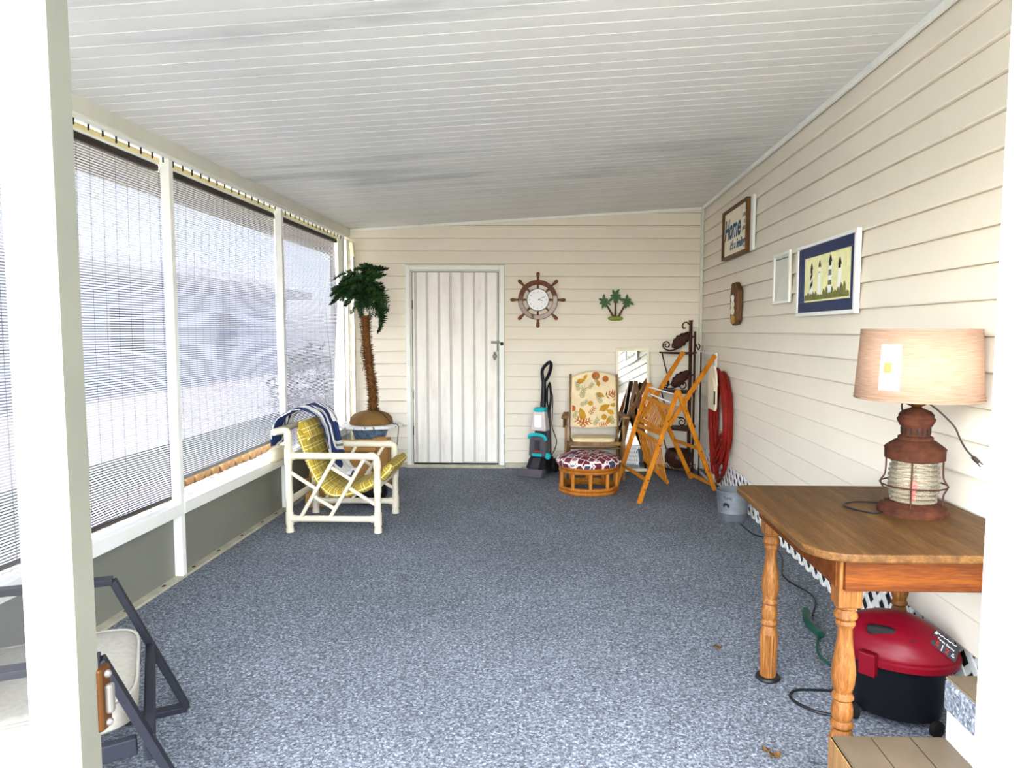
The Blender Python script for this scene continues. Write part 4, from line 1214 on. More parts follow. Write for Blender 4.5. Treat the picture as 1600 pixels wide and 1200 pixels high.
# ---- PVC pipe armchair with plaid cushion and towel
pv = thing('pvc_armchair', 'cream PVC pipe armchair with mustard plaid cushion by the screens', 'armchair', (-1.55, 5.03, 0))
PX0, PX1, PY0, PY1 = -1.849, -1.234, 4.772, 5.300
R1, R2 = 0.0235, 0.0135
def pipe(nm, pts, r, par=pv, n=14):
    return MB().tube(pts, r, n).build(nm, M['pvc'], par, rel=True)
def elbow_path(a, b, c, r=0.03, n=5):
    a, b, c = Vector(a), Vector(b), Vector(c)
    p1, p2 = b + (a - b).normalized() * r, b + (c - b).normalized() * r
    out = [a]
    for i in range(n + 1):
        t = i / n
        out.append(p1 * (1 - t) ** 2 + b * 2 * t * (1 - t) + p2 * t * t)
    out.append(c)
    return out
for yy in (PY0, PY1):
    bp = pipe('rear_post', elbow_path((PX0, yy, 0.0), (PX0, yy, 0.715), (PX0 - 0.09, yy, 0.700)), R1)
    fp = pipe('front_post', elbow_path((PX1, yy, 0.0), (PX1, yy, 0.535), (PX0 + 0.02, yy, 0.535), 0.035), R1)
    pipe('bottom_rail', [(PX0, yy, 0.095), (PX1, yy, 0.095)], R1 * 0.94)
    for (z0_, z1_, x_, pp) in ((0.0, 0.03, PX0, bp), (0.05, 0.14, PX0, bp), (0.20, 0.29, PX0, bp), (0.48, 0.59, PX0, bp), (0.62, 0.69, PX0, bp), (0.0, 0.03, PX1, fp), (0.05, 0.14, PX1, fp), (0.28, 0.38, PX1, fp), (0.45, 0.50, PX1, fp)):
        MB().tube([(x_, yy, z0_), (x_, yy, z1_)], R1 * 1.16, 14).build('fitting', M['pvc'], pp, rel=True)
    for (xa, xb, z_) in ((PX0 - 0.0, PX0 + 0.05, 0.535), (PX1 - 0.055, PX1 - 0.02, 0.535), (PX0, PX0 + 0.045, 0.095), (PX1 - 0.045, PX1, 0.095)):
        MB().tube([(xa, yy, z_), (xb, yy, z_)], R1 * 1.16, 14).build('fitting', M['pvc'], fp, rel=True)
    for (xa, za, xb, zb) in ((-1.771, 0.105, -1.523, 0.53), (-1.567, 0.105, -1.315, 0.53), (-1.838, 0.42, -1.664, 0.307), (-1.671, 0.248, -1.541, 0.168), (-1.549, 0.4526, -1.419, 0.372), (-1.427, 0.31, -1.246, 0.193)):
        pipe('lattice_rod', [(xa, yy, za), (xb, yy, zb)], R2, n=10)
pipe('back_rail', [(PX0 - 0.09, PY0 - 0.02, 0.700), (PX0 - 0.09, PY1 + 0.02, 0.700)], R1)
pipe('seat_rail', [(PX0, PY0, 0.22), (PX0, PY1, 0.22)], R1)
pipe('seat_rail', [(PX1, PY0, 0.33), (PX1, PY1, 0.33)], R1)
# sling cushion
CP = smooth_path([(-1.835, 0, 0.70), (-1.80, 0, 0.60), (-1.745, 0, 0.44), (-1.67, 0, 0.30), (-1.58, 0, 0.225), (-1.46, 0, 0.225), (-1.33, 0, 0.265), (-1.22, 0, 0.33), (-1.13, 0, 0.42), (-1.115, 0, 0.47)], 6)
def cushion_mesh(path, y0, y1, th, nm, mat, par, tufts=True):
    P = [Vector((p.x, 0, p.z)) for p in path]
    ncs, n = 20, len(P)
    vs, fs, uv = [], [], []
    acc = 0
    for i in range(n):
        d = (P[min(i + 1, n - 1)] - P[max(i - 1, 0)]).normalized()
        nr = Vector((d.z, 0, -d.x)) * -1
        if i:
            acc += (P[i] - P[i - 1]).length
        endf = min(1, math.sin(PI * min(i, n - 1 - i) / 6 / 2 + 0.25) if min(i, n - 1 - i) < 5 else 1)
        tuft = 1.0 - (0.22 * abs(math.cos(acc * PI / 0.15)) ** 6 if tufts else 0)
        for j in range(ncs):
            a = 2 * PI * j / ncs
            ca, sa = math.cos(a), math.sin(a)
            yy_ = (y0 + y1) / 2 + (y1 - y0) / 2 * math.copysign(abs(ca) ** 0.35, ca)
            tt = th / 2 * math.copysign(abs(sa) ** 0.6, sa) * endf * tuft
            p = P[i] + nr * (tt + th / 2)
            vs.append((p.x, yy_, p.z))
            uv.append((acc, yy_ + tt * 0.8))
    for i in range(n - 1):
        for j in range(ncs):
            fs.append((i * ncs + j, i * ncs + (j + 1) % ncs, (i + 1) * ncs + (j + 1) % ncs, (i + 1) * ncs + j))
    fs += [tuple(reversed(range(ncs))), tuple((n - 1) * ncs + j for j in range(ncs))]
    o = MB().add(vs, fs).build(nm, mat, par, rel=True)
    ul = o.data.uv_layers.new(name='UVMap')
    for l in o.data.loops:
        ul.data[l.index].uv = uv[l.vertex_index]
    return o
cushion_mesh(CP, PY0 + 0.035, PY1 - 0.035, 0.085, 'cushion', M['plaid'], pv)
HPp = smooth_path([(-1.825, 0, 0.745), (-1.805, 0, 0.70), (-1.775, 0, 0.63), (-1.755, 0, 0.605)], 6)
cushion_mesh(HPp, PY0 + 0.05, PY1 - 0.06, 0.085, 'head_cushion', M['plaid'], pv, False)
# beach towel draped over the back
tw = thing('beach_towel', 'blue white and grey beach towel draped over the PVC chair back', 'towel', (-1.82, 5.10, 0.6))
def offset_path(P, off):
    out = []
    for i in range(len(P)):
        d = (P[min(i + 1, len(P) - 1)] - P[max(i - 1, 0)]).normalized()
        out.append(P[i] + Vector((-d.z, 0, d.x)) * off)
    return out
hpo = offset_path(HPp, 0.125)
cpo = [p for p in offset_path(CP, 0.128) if p.z < 0.50 and p.x < -1.47][::3]
TP = smooth_path([(-1.992, 0, 0.58), (-1.992, 0, 0.68), (-1.96, 0, 0.755), (-1.90, 0, 0.80), (-1.82, 0, 0.828), (-1.745, 0, 0.805)] + [(p.x, 0, p.z) for p in hpo[4::5]] + [(p.x, 0, p.z) for p in cpo], 5)
tl = [0]
for a, b in zip(TP, TP[1:]):
    tl.append(tl[-1] + (b - a).length)
nT = len(TP)
nW = 26
def towfn(u, v):
    i = min(int(round(v * (nT - 1))), nT - 1)
    p = TP[i]
    y_ = 4.87 + 0.10 * v + u * (0.375 - 0.16 * max(0, v - 0.35))
    w_ = 0.009 * math.sin(u * 14 + v * 3) + 0.005 * math.sin(u * 29 - v * 8)
    d = (TP[min(i + 1, nT - 1)] - TP[max(i - 1, 0)]).normalized()
    nr = Vector((-d.z, 0, d.x))
    q = p + nr * (0.012 + w_)
    return (q.x, y_, q.z)
tg = MB().grid(towfn, nW, nT - 1).build('cloth', M['towel'], tw, rel=True, solid=0.006)
ul = tg.data.uv_layers.new(name='UVMap')
for l in tg.data.loops:
    vi = l.vertex_index
    ul.data[l.index].uv = ((vi % (nW + 1)) / nW * 0.45, tl[vi // (nW + 1)])
pw = tag(MB().sbox((0, 0, 0), 0.045, 0.17, 0.055, 2.6, 20, 10).build('white_bolster', M['cream'], None, loc=(-2.03, 5.04, 0.50)), 'white bolster cushion wedged behind the PVC chair back', 'cushion')

# ---- side table with artificial palm
wt = thing('side_table', 'chipped white topped side table with blue ceramic pedestal under the palm', 'table', (-1.775, 6.62, 0))
tpp = []
for i in range(48):
    a = 2 * PI * i / 48
    rr_ = 1.0 + 0.05 * math.cos(8 * a)
    tpp.append((0.30 * rr_ * math.cos(a), 0.27 * rr_ * math.sin(a), 0.487))
MB().prism(tpp, (0, 0, 0.030)).build('tabletop', M['chipwhite'], wt, smooth=False, bev=0.008)
MB().lathe([(0.16, 0), (0.165, 0.02), (0.12, 0.05), (0.07, 0.11), (0.065, 0.20), (0.10, 0.32), (0.15, 0.40), (0.165, 0.46), (0.15, 0.487)], 28).build('pedestal', M['bluepot'], wt)
lf0 = MB().prism([(0.0, -0.165, 0.44), (0.03, -0.172, 0.47), (0.0, -0.178, 0.492), (-0.03, -0.172, 0.47)], (0, 0.012, 0)).build('relief_leaf', M['bluepot'], wt, smooth=False, bev=0.004)
for i in range(1, 12):
    copy_of(lf0, wt, (0, 0, 0), (0, 0, 2 * PI * i / 12))
pt = thing('artificial_palm', 'artificial palm with green crown and rust-brown garland trunk on the side table', 'artificial plant', (-1.762, 6.62, 0.5175))
MB().lathe([(0.198, 0.0), (0.203, 0.01), (0.190, 0.06), (0.16, 0.092), (0.10, 0.115), (0.05, 0.125), (0.03, 0.127)], 28).build('mound', M['sack'], pt)
TK = [Vector((0.02, 0, 0.11)), Vector((0.015, 0, 0.3)), Vector((-0.012, 0, 0.55)), Vector((-0.03, 0, 0.75)), Vector((-0.04, 0, 1.02))]
tkp = smooth_path(TK, 8)
MB().tube(tkp, 0.034, 10).build('trunk', M['garland'], pt)
rr = random.Random(11)
nb = MB()
for i in range(2300):
    t = rr.random()
    p = tkp[int(t * (len(tkp) - 1))] + Vector((0, 0, rr.uniform(-0.015, 0.015)))
    a = rr.uniform(0, 2 * PI)
    o_ = Vector((math.cos(a), math.sin(a), rr.uniform(-0.2, 0.7))).normalized()
    l_ = rr.uniform(0.018, 0.036) * (1.6 if rr.random() < 0.10 else 1)
    b = p + Vector((math.cos(a), math.sin(a), 0)) * 0.028
    s_ = o_.orthogonal().normalized() * 0.003
    nb.add([b - s_, b + s_, b + o_ * l_ + s_ * 0.4, b + o_ * l_ - s_ * 0.4], [(0, 1, 2, 3)])
o = nb.build('garland_bristles', M['garland'], pt, smooth=False)
o['kind'] = 'stuff'
# crown: drooping needle fronds, each one a branch
def needle_frond(seed, L=0.30):
    q = random.Random(seed)
    b = MB()
    spine = smooth_path([(0, 0, 0), (L * 0.35, 0, 0.05), (L * 0.75, 0, 0.0), (L, 0, -0.10)], 6)
    b.tube(spine, [0.004 - 0.00012 * i for i in range(len(spine))], 5)
    n = len(spine)
    for i in range(2, n):
        for s_ in range(9):
            a = q.uniform(0, 2 * PI)
            dirv = Vector((0.55, math.cos(a), math.sin(a) * 0.9)).normalized()
            l_ = q.uniform(0.035, 0.062) * (1.0 - 0.35 * i / n)
            p = spine[i] + Vector((q.uniform(-0.008, 0.008), 0, 0))
            w_ = dirv.orthogonal().normalized() * 0.0062
            b.add([p, p + dirv * l_ * 0.5 + w_, p + dirv * l_, p + dirv * l_ * 0.5 - w_], [(0, 1, 2, 3)])
    return b
M['leafdark'] = plain('dark_palm_green', rgb(26, 52, 24), 0.7, var=0.4, scale=30)
fr0 = [needle_frond(20 + k, 0.24).build('frond', M['leafgreen'] if k % 2 else M['leafdark'], pt, smooth=False) for k in range(4)]
top = Vector((-0.035, 0, 1.19))
for k in range(74):
    a = k * 2.39996
    el = 1.35 - 2.35 * ((k * 0.618) % 1.0) + rr.uniform(-0.1, 0.1)
    src = fr0[k % 4]
    oo = src if k < 4 else copy_of(src, pt)
    oo.location = top + Vector((0.03 * math.cos(a), 0.03 * math.sin(a), rr.uniform(-0.10, 0.14)))
    oo.rotation_euler = (rr.uniform(-0.5, 0.5), -el, a)
    sc_ = rr.uniform(0.78, 1.08) * (1.0 if el > -0.3 else 1.15)
    oo.scale = (sc_, sc_, sc_)
wire = MB().tube(smooth_path([(0.03, -0.03, 0.135), (0.13, -0.12, 0.115), (0.22, -0.15, 0.03), (0.285, -0.17, 0.012), (0.298, -0.178, -0.03), (0.285, -0.18, -0.18), (0.288, -0.18, -0.27)], 7), 0.0035, 6).build('light_cord', M['black'], pt)
MB().tube(smooth_path([(-0.18, 0.30, 0.95), (-0.15, 0.28, 0.80), (-0.17, 0.29, 0.66), (-0.14, 0.28, 0.56), (-0.16, 0.30, 0.48)], 6), 0.003, 5).build('hanging_light_cord', M['leafdark'], pt)
MB().beam((0.288, -0.18, -0.265), (0.295, -0.18, -0.30), 0.016, 0.022, up=(0, 1, 0)).build('plug', M['white'], pt, smooth=False, bev=0.003)

# ---- boxes and bits behind the chair
def open_box(name, label, loc, sx, sy, sz, rz, flaps=True, mat='cardboard'):
    t = thing(name, label, 'box', loc, rz)
    th = 0.006
    for nm, b in (('side', (-sx, sx, -sy, -sy + th, 0, sz)), ('side', (-sx, sx, sy - th, sy, 0, sz)), ('side', (-sx, -sx + th, -sy, sy, 0, sz)), ('side', (sx - th, sx, -sy, sy, 0, sz)), ('bottom', (-sx, sx, -sy, sy, 0, th))):
        MB().box(*b).build(nm, M[mat], t, smooth=False)
    if flaps:
        f1 = MB().box(-sx, sx, -sy * 0.9, 0, -0.002, 0.002).build('flap', M[mat], t, smooth=False, loc=(0, -sy, sz))
        f1.rotation_euler = (-0.5, 0, 0)
        f2 = MB().box(-sx, sx, 0, sy * 0.9, -0.002, 0.002).build('flap', M[mat], t, smooth=False, loc=(0, sy, sz))
        f2.rotation_euler = (1.0, 0, 0)
    return t
open_box('cardboard_box', 'open brown cardboard box behind the PVC chair', (-1.80, 6.06, 0), 0.19, 0.12, 0.33, 0.06)
open_box('cardboard_box', 'tall narrow brown cardboard box against the ceramic pedestal', (-1.60, 6.365, 0), 0.07, 0.05, 0.42, -0.1, False)
open_box('cardboard_box', 'low cardboard box with splayed flap left of the PVC chair', (-1.90, 5.58, 0), 0.11, 0.11, 0.20, 0.2)
bg_ = tag(MB().sbox((0, 0, 0.10), 0.15, 0.12, 0.10, 2.4, 24, 12).build('black_bag', M['blackrub'], None, loc=(-1.52, 5.60, 0)), 'slumped black bag on the carpet behind the PVC chair', 'bag')

# ---- carpet cleaner
cc = thing('carpet_cleaner', 'upright black and teal carpet cleaner with clear tanks by the back door', 'carpet cleaner', (-0.165, 6.86, 0), rz=-0.42)
def frustum(b, x0, x1, y0, y1, z0, X0, X1, Y0, Y1, z1):
    return b.add([(x0, y0, z0), (x1, y0, z0), (x1, y1, z0), (x0, y1, z0), (X0, Y0, z1), (X1, Y0, z1), (X1, Y1, z1), (X0, Y1, z1)], [(0, 3, 2, 1), (4, 5, 6, 7), (0, 1, 5, 4), (1, 2, 6, 5), (2, 3, 7, 6), (3, 0, 4, 7)])
frustum(MB(), -0.135, 0.135, -0.25, -0.12, 0.004, -0.125, 0.125, -0.20, -0.12, 0.075).build('nozzle', M['smoke'], cc, smooth=False, bev=0.008)
frustum(MB(), -0.12, 0.12, -0.13, 0.16, 0.012, -0.085, 0.085, -0.05, 0.14, 0.16).build('foot_housing', M['black'], cc, smooth=False, bev=0.012)
frustum(MB(), -0.05, 0.05, -0.137, 0.0, 0.055, -0.04, 0.04, -0.06, 0.0, 0.166).build('foot_ridge', M['darkgrey'], cc, smooth=False, bev=0.006)
for sx_ in (-1, 1):
    w_ = MB().lathe([(0.02, -0.018), (0.068, -0.016), (0.072, 0), (0.068, 0.016), (0.02, 0.018)], 24).build('wheel', M['blackrub'], cc, loc=(sx_ * 0.128, 0.10, 0.072))
    w_.rotation_euler = (0, PI / 2, 0)
frustum(MB(), -0.095, 0.095, -0.06, 0.045, 0.17, -0.085, 0.085, -0.055, 0.05, 0.37).build('lower_tank', M['smoke'], cc, smooth=False, bev=0.018, seg=3)
MB().box(-0.03, 0.03, -0.066, -0.056, 0.235, 0.335).build('tank_float', M['darkgrey'], cc, smooth=False, bev=0.004)
MB().box(-0.024, 0.024, -0.070, -0.058, 0.222, 0.236).build('tank_badge', M['printred'], cc, smooth=False, bev=0.002)
MB().box(-0.055, 0.05, -0.067, -0.05, 0.175, 0.205).build('tank_base', M['teal'], cc, smooth=False, bev=0.006)
MB().tube(smooth_path([(-0.085, -0.055, 0.352), (-0.075, -0.066, 0.38), (0.0, -0.072, 0.392), (0.075, -0.066, 0.38), (0.09, -0.05, 0.34)], 5), 0.017, 10).build('tank_handle', M['teal'], cc)
frustum(MB(), -0.085, 0.085, 0.03, 0.11, 0.15, -0.07, 0.07, 0.04, 0.12, 0.64).build('spine', M['darkgrey'], cc, smooth=False, bev=0.015)
frustum(MB(), -0.085, 0.085, -0.045, 0.06, 0.425, -0.06, 0.06, -0.03, 0.065, 0.62).build('upper_tank', M['paletank'], cc, smooth=False, bev=0.012, seg=3)
MB().box(-0.04, 0.04, -0.047, -0.036, 0.46, 0.58).build('tank_window', M['printwhite'], cc, smooth=False, bev=0.006)
MB().sbox((0, 0.015, 0.628), 0.066, 0.052, 0.026, 3.5, 20, 8).build('tank_cap', M['teal'], cc)
kn = MB().lathe([(0.03, 0), (0.034, 0.01), (0.03, 0.03), (0.01, 0.034)], 16).build('cap_knob', M['teal'], cc, loc=(0.105, -0.02, 0.185))
kn.rotation_euler = (PI / 2, 0, 0)
MB().tube([(0.0, 0.07, 0.62), (0.005, 0.08, 0.80), (0.0, 0.09, 0.93)], [0.030, 0.026, 0.022], 12).build('shaft', M['black'], cc)
MB().tube(smooth_path([(0.0, 0.088, 0.86), (-0.015, 0.088, 0.95), (-0.01, 0.08, 1.02), (0.045, 0.06, 1.075), (0.085, 0.05, 1.095), (0.095, 0.055, 1.06), (0.065, 0.075, 0.98), (0.02, 0.088, 0.91)], 6), 0.017, 10).build('loop_handle', M['black'], cc)
for q in range(6):
    pts = [(0.055 + 0.012 * q * 0.4 + 0.022 * math.cos(a), 0.075 - q * 0.004, 0.76 + (0.10 + 0.008 * q) * math.sin(a)) for a in [2 * PI * i / 22 for i in range(22)]]
    MB().tube(pts, 0.0045, 5, closed=True).build('cord_coil', M['black'], cc)
MB().tube(smooth_path([(0.07, 0.07, 0.87), (0.115, 0.05, 0.76), (0.12, 0.03, 0.56), (0.135, 0.0, 0.46), (0.19, -0.02, 0.34), (0.165, -0.02, 0.24), (0.11, -0.01, 0.17)], 7), 0.0045, 6).build('cord', M['black'], cc)

# ---- folding armchair with shell print
fa = thing('folding_armchair', 'wooden folding armchair with cream shell-print back against the back wall', 'armchair', (0.36, 6.72, 0))
wd = M['greywood']
for sx_ in (-1, 1):
    MB().beam((sx_ * 0.235, 0.02, 0.0), (sx_ * 0.225, 0.16, 0.98), 0.022, 0.036, up=(0, 1, 0)).build('back_post', wd, fa, smooth=False, bev=0.004)
    MB().beam((sx_ * 0.275, -0.18, 0.0), (sx_ * 0.270, -0.14, 0.585), 0.024, 0.036, up=(0, 1, 0)).build('front_leg', wd, fa, smooth=False, bev=0.004)
    MB().beam((sx_ * 0.285, -0.24, 0.60), (sx_ * 0.262, 0.12, 0.60), 0.062, 0.026).build('armrest', wd, fa, smooth=False, bev=0.006)
    MB().beam((sx_ * 0.285, -0.225, 0.588), (sx_ * 0.285, -0.12, 0.50), 0.03, 0.03, up=(0, 1, 0)).build('arm_bracket', M['darkwood'], fa, smooth=False, bev=0.004)
    MB().beam((sx_ * 0.255, 0.10, 0.02), (sx_ * 0.255, -0.16, 0.36), 0.022, 0.032, up=(0, 1, 0)).build('rear_leg', wd, fa, smooth=False, bev=0.004)
MB().box(-0.24, 0.24, -0.19, -0.165, 0.33, 0.365).build('seat_rail', wd, fa, smooth=False, bev=0.004)
MB().box(-0.24, 0.24, -0.165, -0.15, 0.29, 0.31).build('stretcher', M['darkwood'], fa, smooth=False, bev=0.003)
MB().box(-0.23, 0.23, 0.08, 0.10, 0.33, 0.36).build('seat_rail', wd, fa, smooth=False, bev=0.004)
MB().sbox((-0.01, -0.05, 0.380), 0.205, 0.14, 0.022, 5, 28, 8).build('seat_pad', plain('cream_seat_cloth', rgb(222, 203, 164), 0.9, var=0.1), fa)
BW, BZ0, BZ1 = 0.225, 0.465, 0.945
def backpt(x, z, off=0.0):
    y_ = 0.075 + 0.09 * (z - 0.465) / 0.5 - 0.012 * math.cos(x / BW * PI / 2)
    return (x, y_ - off, z)
def backfn(u, v):
    x = (u - 0.5) * 2 * BW * (1 - 0.05 * v)
    ztop = BZ1 + 0.065 * (1 - (2 * u - 1) ** 2) ** 0.8 * 1.0
    zbot = BZ0 - 0.01 * math.cos((u - 0.5) * PI) + 0.01
    return backpt(x, zbot + (ztop - zbot) * v)
M['shellcloth'] = plain('cream_print_cloth', rgb(222, 203, 164), 0.9, var=0.10, scale=7)
bkp = MB().grid(backfn, 28, 20).build('back_panel', M['shellcloth'], fa, solid=0.022)
pm = {'g': [], 'b': [], 'o': []}
LEAFC = {'g': plain('sage_leaf_print', rgb(140, 136, 92), 0.85, var=0.2), 'b': plain('golden_shell_print', rgb(186, 138, 40), 0.85, var=0.25), 'o': plain('rust_coral_print', rgb(172, 96, 44), 0.85, var=0.2)}
def motif(kind, cx, cz, ang, s):
    shapes = []
    s = s * 1.25
    def leaf(ox, oz, a, l_, w_):
        d = (math.cos(a), math.sin(a)); n_ = (-d[1], d[0])
        return [(ox + d[0] * l_ * t + n_[0] * w_ * k, oz + d[1] * l_ * t + n_[1] * w_ * k) for t, k in ((0, 0), (0.3, 0.9), (0.65, 0.8), (1, 0), (0.65, -0.8), (0.3, -0.9))]
    if kind == 'spray':
        for i in range(5):
            for sg in (-1, 1):
                shapes.append(leaf(cx + math.cos(ang) * s * i * 0.22, cz + math.sin(ang) * s * i * 0.22, ang + sg * 0.75, s * 0.5, s * 0.055))
        shapes.append(leaf(cx, cz, ang, s * 1.5, s * 0.04)); c = 'g'
    elif kind == 'shell':
        shapes.append(leaf(cx, cz, ang, s, s * 0.28)); c = 'b'
    elif kind == 'fan':
        shapes.append([(cx + s * 0.5 * math.cos(a), cz + s * 0.5 * math.sin(a)) for a in [2 * PI * i / 9 for i in range(9)]]); c = 'b' if s < 0.06 else 'o'
    else:
        for i in range(4):
            for sg in (-1, 1):
                shapes.append(leaf(cx + math.cos(ang) * s * i * 0.28, cz + math.sin(ang) * s * i * 0.28, ang + sg * 1.0, s * 0.42, s * 0.06))
        shapes.append(leaf(cx, cz, ang, s * 1.35, s * 0.05)); c = 'o'
    for sh_ in shapes:
        pts = [backpt(max(-BW * 0.93, min(BW * 0.93, x)), z, 0.0135) for x, z in sh_]
        pm[c].append(pts)
for a in (('fan', 0.02, 0.965, 0, 0.065), ('shell', -0.17, 0.90, 0.3, 0.075), ('fan', 0.115, 0.935, 0, 0.05), ('shell', 0.05, 0.86, 1.8, 0.06), ('shell', 0.02, 0.80, -0.4, 0.075), ('spray', -0.12, 0.75, 1.3, 0.075), ('spray', -0.13, 0.68, 0.5, 0.06), ('coral', 0.12, 0.77, 0.4, 0.09), ('coral', 0.19, 0.82, -1.3, 0.07), ('spray', 0.07, 0.70, 1.9, 0.07), ('shell', 0.05, 0.63, 0.5, 0.10), ('shell', 0.20, 0.60, 2.7, 0.07), ('fan', -0.205, 0.65, 0, 0.05), ('shell', -0.09, 0.53, 1.9, 0.11), ('coral', -0.14, 0.50, 0.3, 0.09), ('coral', -0.07, 0.49, 2.6, 0.09), ('fan', 0.10, 0.57, 0, 0.045), ('spray', 0.0, 0.49, 1.0, 0.06), ('spray', 0.19, 0.50, 1.9, 0.06), ('coral', 0.05, 0.495, 0.1, 0.06), ('shell', 0.13, 0.50, 1.2, 0.07), ('spray', -0.15, 0.82, 1.7, 0.06), ('spray', 0.02, 0.90, 1.4, 0.05), ('coral', -0.04, 0.60, 0.9, 0.06), ('spray', -0.05, 0.84, 0.9, 0.05), ('fan', -0.03, 0.70, 0, 0.04), ('shell', 0.16, 0.68, 0.2, 0.06), ('spray', -0.19, 0.56, 1.2, 0.05), ('shell', -0.10, 0.93, 0.9, 0.05)):
    motif(*a)
for c, lst in pm.items():
    b = MB()
    for pts in lst:
        b.prism(pts, (0, -0.0008, 0))
    o = b.build('printed_motifs', LEAFC[c], bkp, smooth=False)
    o['kind'] = 'stuff'

# ---- rattan ottoman
ot = thing('rattan_ottoman', 'round rattan ottoman with maroon patchwork heart cushion', 'ottoman', (0.285, 6.13, 0))
OR = 0.250
def hoop(nm, r, z_, t):
    MB().tube([(r * math.cos(2 * PI * i / 40), r * math.sin(2 * PI * i / 40), z_) for i in range(40)], t, 8, closed=True).build(nm, M['bamboo'], ot)
for z_, t in ((0.017, 0.017), (0.048, 0.016), (0.196, 0.016), (0.228, 0.016)):
    hoop('hoop', OR, z_, t)
hoop('inner_hoop', OR - 0.03, 0.04, 0.012)
s0 = MB().lathe([(0.017, 0.06), (0.0155, 0.12), (0.017, 0.185)], 10).build('spindle', M['bamboo'], ot)
for i in range(10):
    a = 2 * PI * i / 10 + PI / 2 + 0.02
    o = s0 if i == 0 else copy_of(s0, ot)
    o.location = (OR * math.cos(a), OR * math.sin(a), 0)
def ocush(u, v):
    a = 2 * PI * u
    pr = [(0.0, 0.345), (0.10, 0.342), (0.20, 0.328), (0.265, 0.300), (0.288, 0.268), (0.278, 0.240), (0.22, 0.236), (0.0, 0.236)]
    t = v * (len(pr) - 1); i = min(int(t), len(pr) - 2); f_ = t - i
    r_ = pr[i][0] * (1 - f_) + pr[i + 1][0] * f_
    z_ = pr[i][1] * (1 - f_) + pr[i + 1][1] * f_
    wob = 1 + 0.018 * math.sin(a * 17) * min(1, r_ / 0.25)
    z_ -= 0.012 * math.exp(-((r_ - 0.11) / 0.04) ** 2) * (0.5 + 0.5 * math.cos(6 * a))
    return (r_ * wob * math.cos(a), r_ * wob * math.sin(a), z_)
MB().grid(ocush, 64, 28).build('cushion', M['patch'], ot)

# ---- leaning mirror
mi = thing('leaning_mirror', 'tall cream-framed mirror leaning on the back wall', 'mirror', (0.765, 6.985, 0))
mi.rotation_euler = (-0.085, 0, 0.05)
MW, MH = 0.168, 1.235
for (a, b, c, d) in ((-MW, MW, 0, 0.028), (-MW, MW, MH - 0.028, MH), (-MW, -MW + 0.026, 0.028, MH - 0.028), (MW - 0.026, MW, 0.028, MH - 0.028)):
    MB().box(a, b, -0.012, 0.012, c, d).build('frame_side', M['cream'], mi, smooth=False, bev=0.003)
MB().box(-MW + 0.02, MW - 0.02, -0.004, 0.008, 0.02, MH - 0.02).build('glass', M['mirror'], mi, smooth=False)

# ---- amber slatted folding chair (propped open) and a darker one behind it
fc_ = thing('slatted_folding_chair', 'amber wooden slatted folding chair propped open in the back corner', 'folding chair', (1.0, 6.2, 0))
V = lambda *p: Vector(p)
aN, aF = V(1.032, 6.0, 0.90), V(0.851, 6.5, 0.915)
fAN, fAF = V(0.672, 5.655, 0.0), V(0.545, 6.33, 0.0)
fBN, fBF = V(1.40, 6.15, 0.0), V(1.285, 6.65, 0.0)
tN0, tN1 = V(0.955, 5.97, 0.60), V(1.395, 6.24, 1.19)
tF0, tF1 = V(0.795, 6.45, 0.62), V(1.185, 6.62, 1.208)
def bar(nm, p, q, w=0.02, h=0.034, mat='pine', par=fc_, up=(0.62, -0.78, 0)):
    return MB().beam(p, q, w, h, up).build(nm, M[mat], par, smooth=False, bev=0.003, rel=True)
sd = (0, 0, 1)
def lerp(a, b, t):
    return a + (b - a) * t
for nm, p, q in (('front_leg', fAN, aN), ('front_leg', fAF, aF), ('rear_leg', fBN, aN), ('rear_leg', fBF, aF), ('back_post', tN0, tN1), ('back_post', tF0, tF1)):
    d = (q - p).normalized()
    MB().beam(p, q, 0.022, 0.040, up=d.cross(Vector((-0.2, 0.98, 0)))).build(nm, M['pine'], fc_, smooth=False, bev=0.003, rel=True)
def rail(pA, pB, w=0.018, h=0.030, mat='pine', nm='rail'):
    MB().beam(pA, pB, w, h).build(nm, M[mat], fc_, smooth=False, bev=0.003, rel=True)
rail(lerp(fAN, aN, 0.20), lerp(fAF, aF, 0.20), nm='stretcher')
rail(lerp(fBN, aN, 0.06), lerp(fBF, aF, 0.06), nm='stretcher')
rail(lerp(fBN, aN, 0.42), lerp(fBF, aF, 0.42), nm='stretcher')
rail(lerp(fAN, aN, 0.60), lerp(fAF, aF, 0.60), nm='stretcher')
def slat_panel(c00, c10, c01, c11, n, nm):
    """frame rails c00-c10 (top) and c01-c11 (bottom) with n slats between"""
    rail(c00, c10, 0.016, 0.034, nm=nm + '_rail')
    rail(c01, c11, 0.016, 0.034, nm=nm + '_rail')
    for i in range(n):
        t = (i + 0.7) / (n + 0.4)
        p, q = lerp(c00, c10, t), lerp(c01, c11, t)
        MB().beam(p, q, 0.014, 0.005, up=(q - p).cross(c10 - c00)).build(nm + '_slat', M['pine'], fc_, smooth=False, rel=True)
slat_panel(lerp(aF, fAF, 0.13), lerp(aN, fAN, 0.17), lerp(aF, fAF, 0.34), lerp(aN, fAN, 0.38), 14, 'seat')
off = V(0.03, 0.05, 0)
slat_panel(lerp(aF, fAF, 0.46) + off, lerp(aN, fAN, 0.50) + off, lerp(aF, fAF, 0.76) + V(0.18, 0.02, 0.02), lerp(aN, fAN, 0.84) + V(0.20, 0.10, 0.0), 13, 'backrest')
for t, zz in ((0.03, 0.0), (0.09, -0.05)):
    MB().tube([lerp(aF, fBF, t) + V(-0.02, 0, zz * 0.3), lerp(aN, fBN, t + 0.03) + V(0.02, 0, zz)], 0.006, 8).build('metal_rod', M['white'], fc_, rel=True)
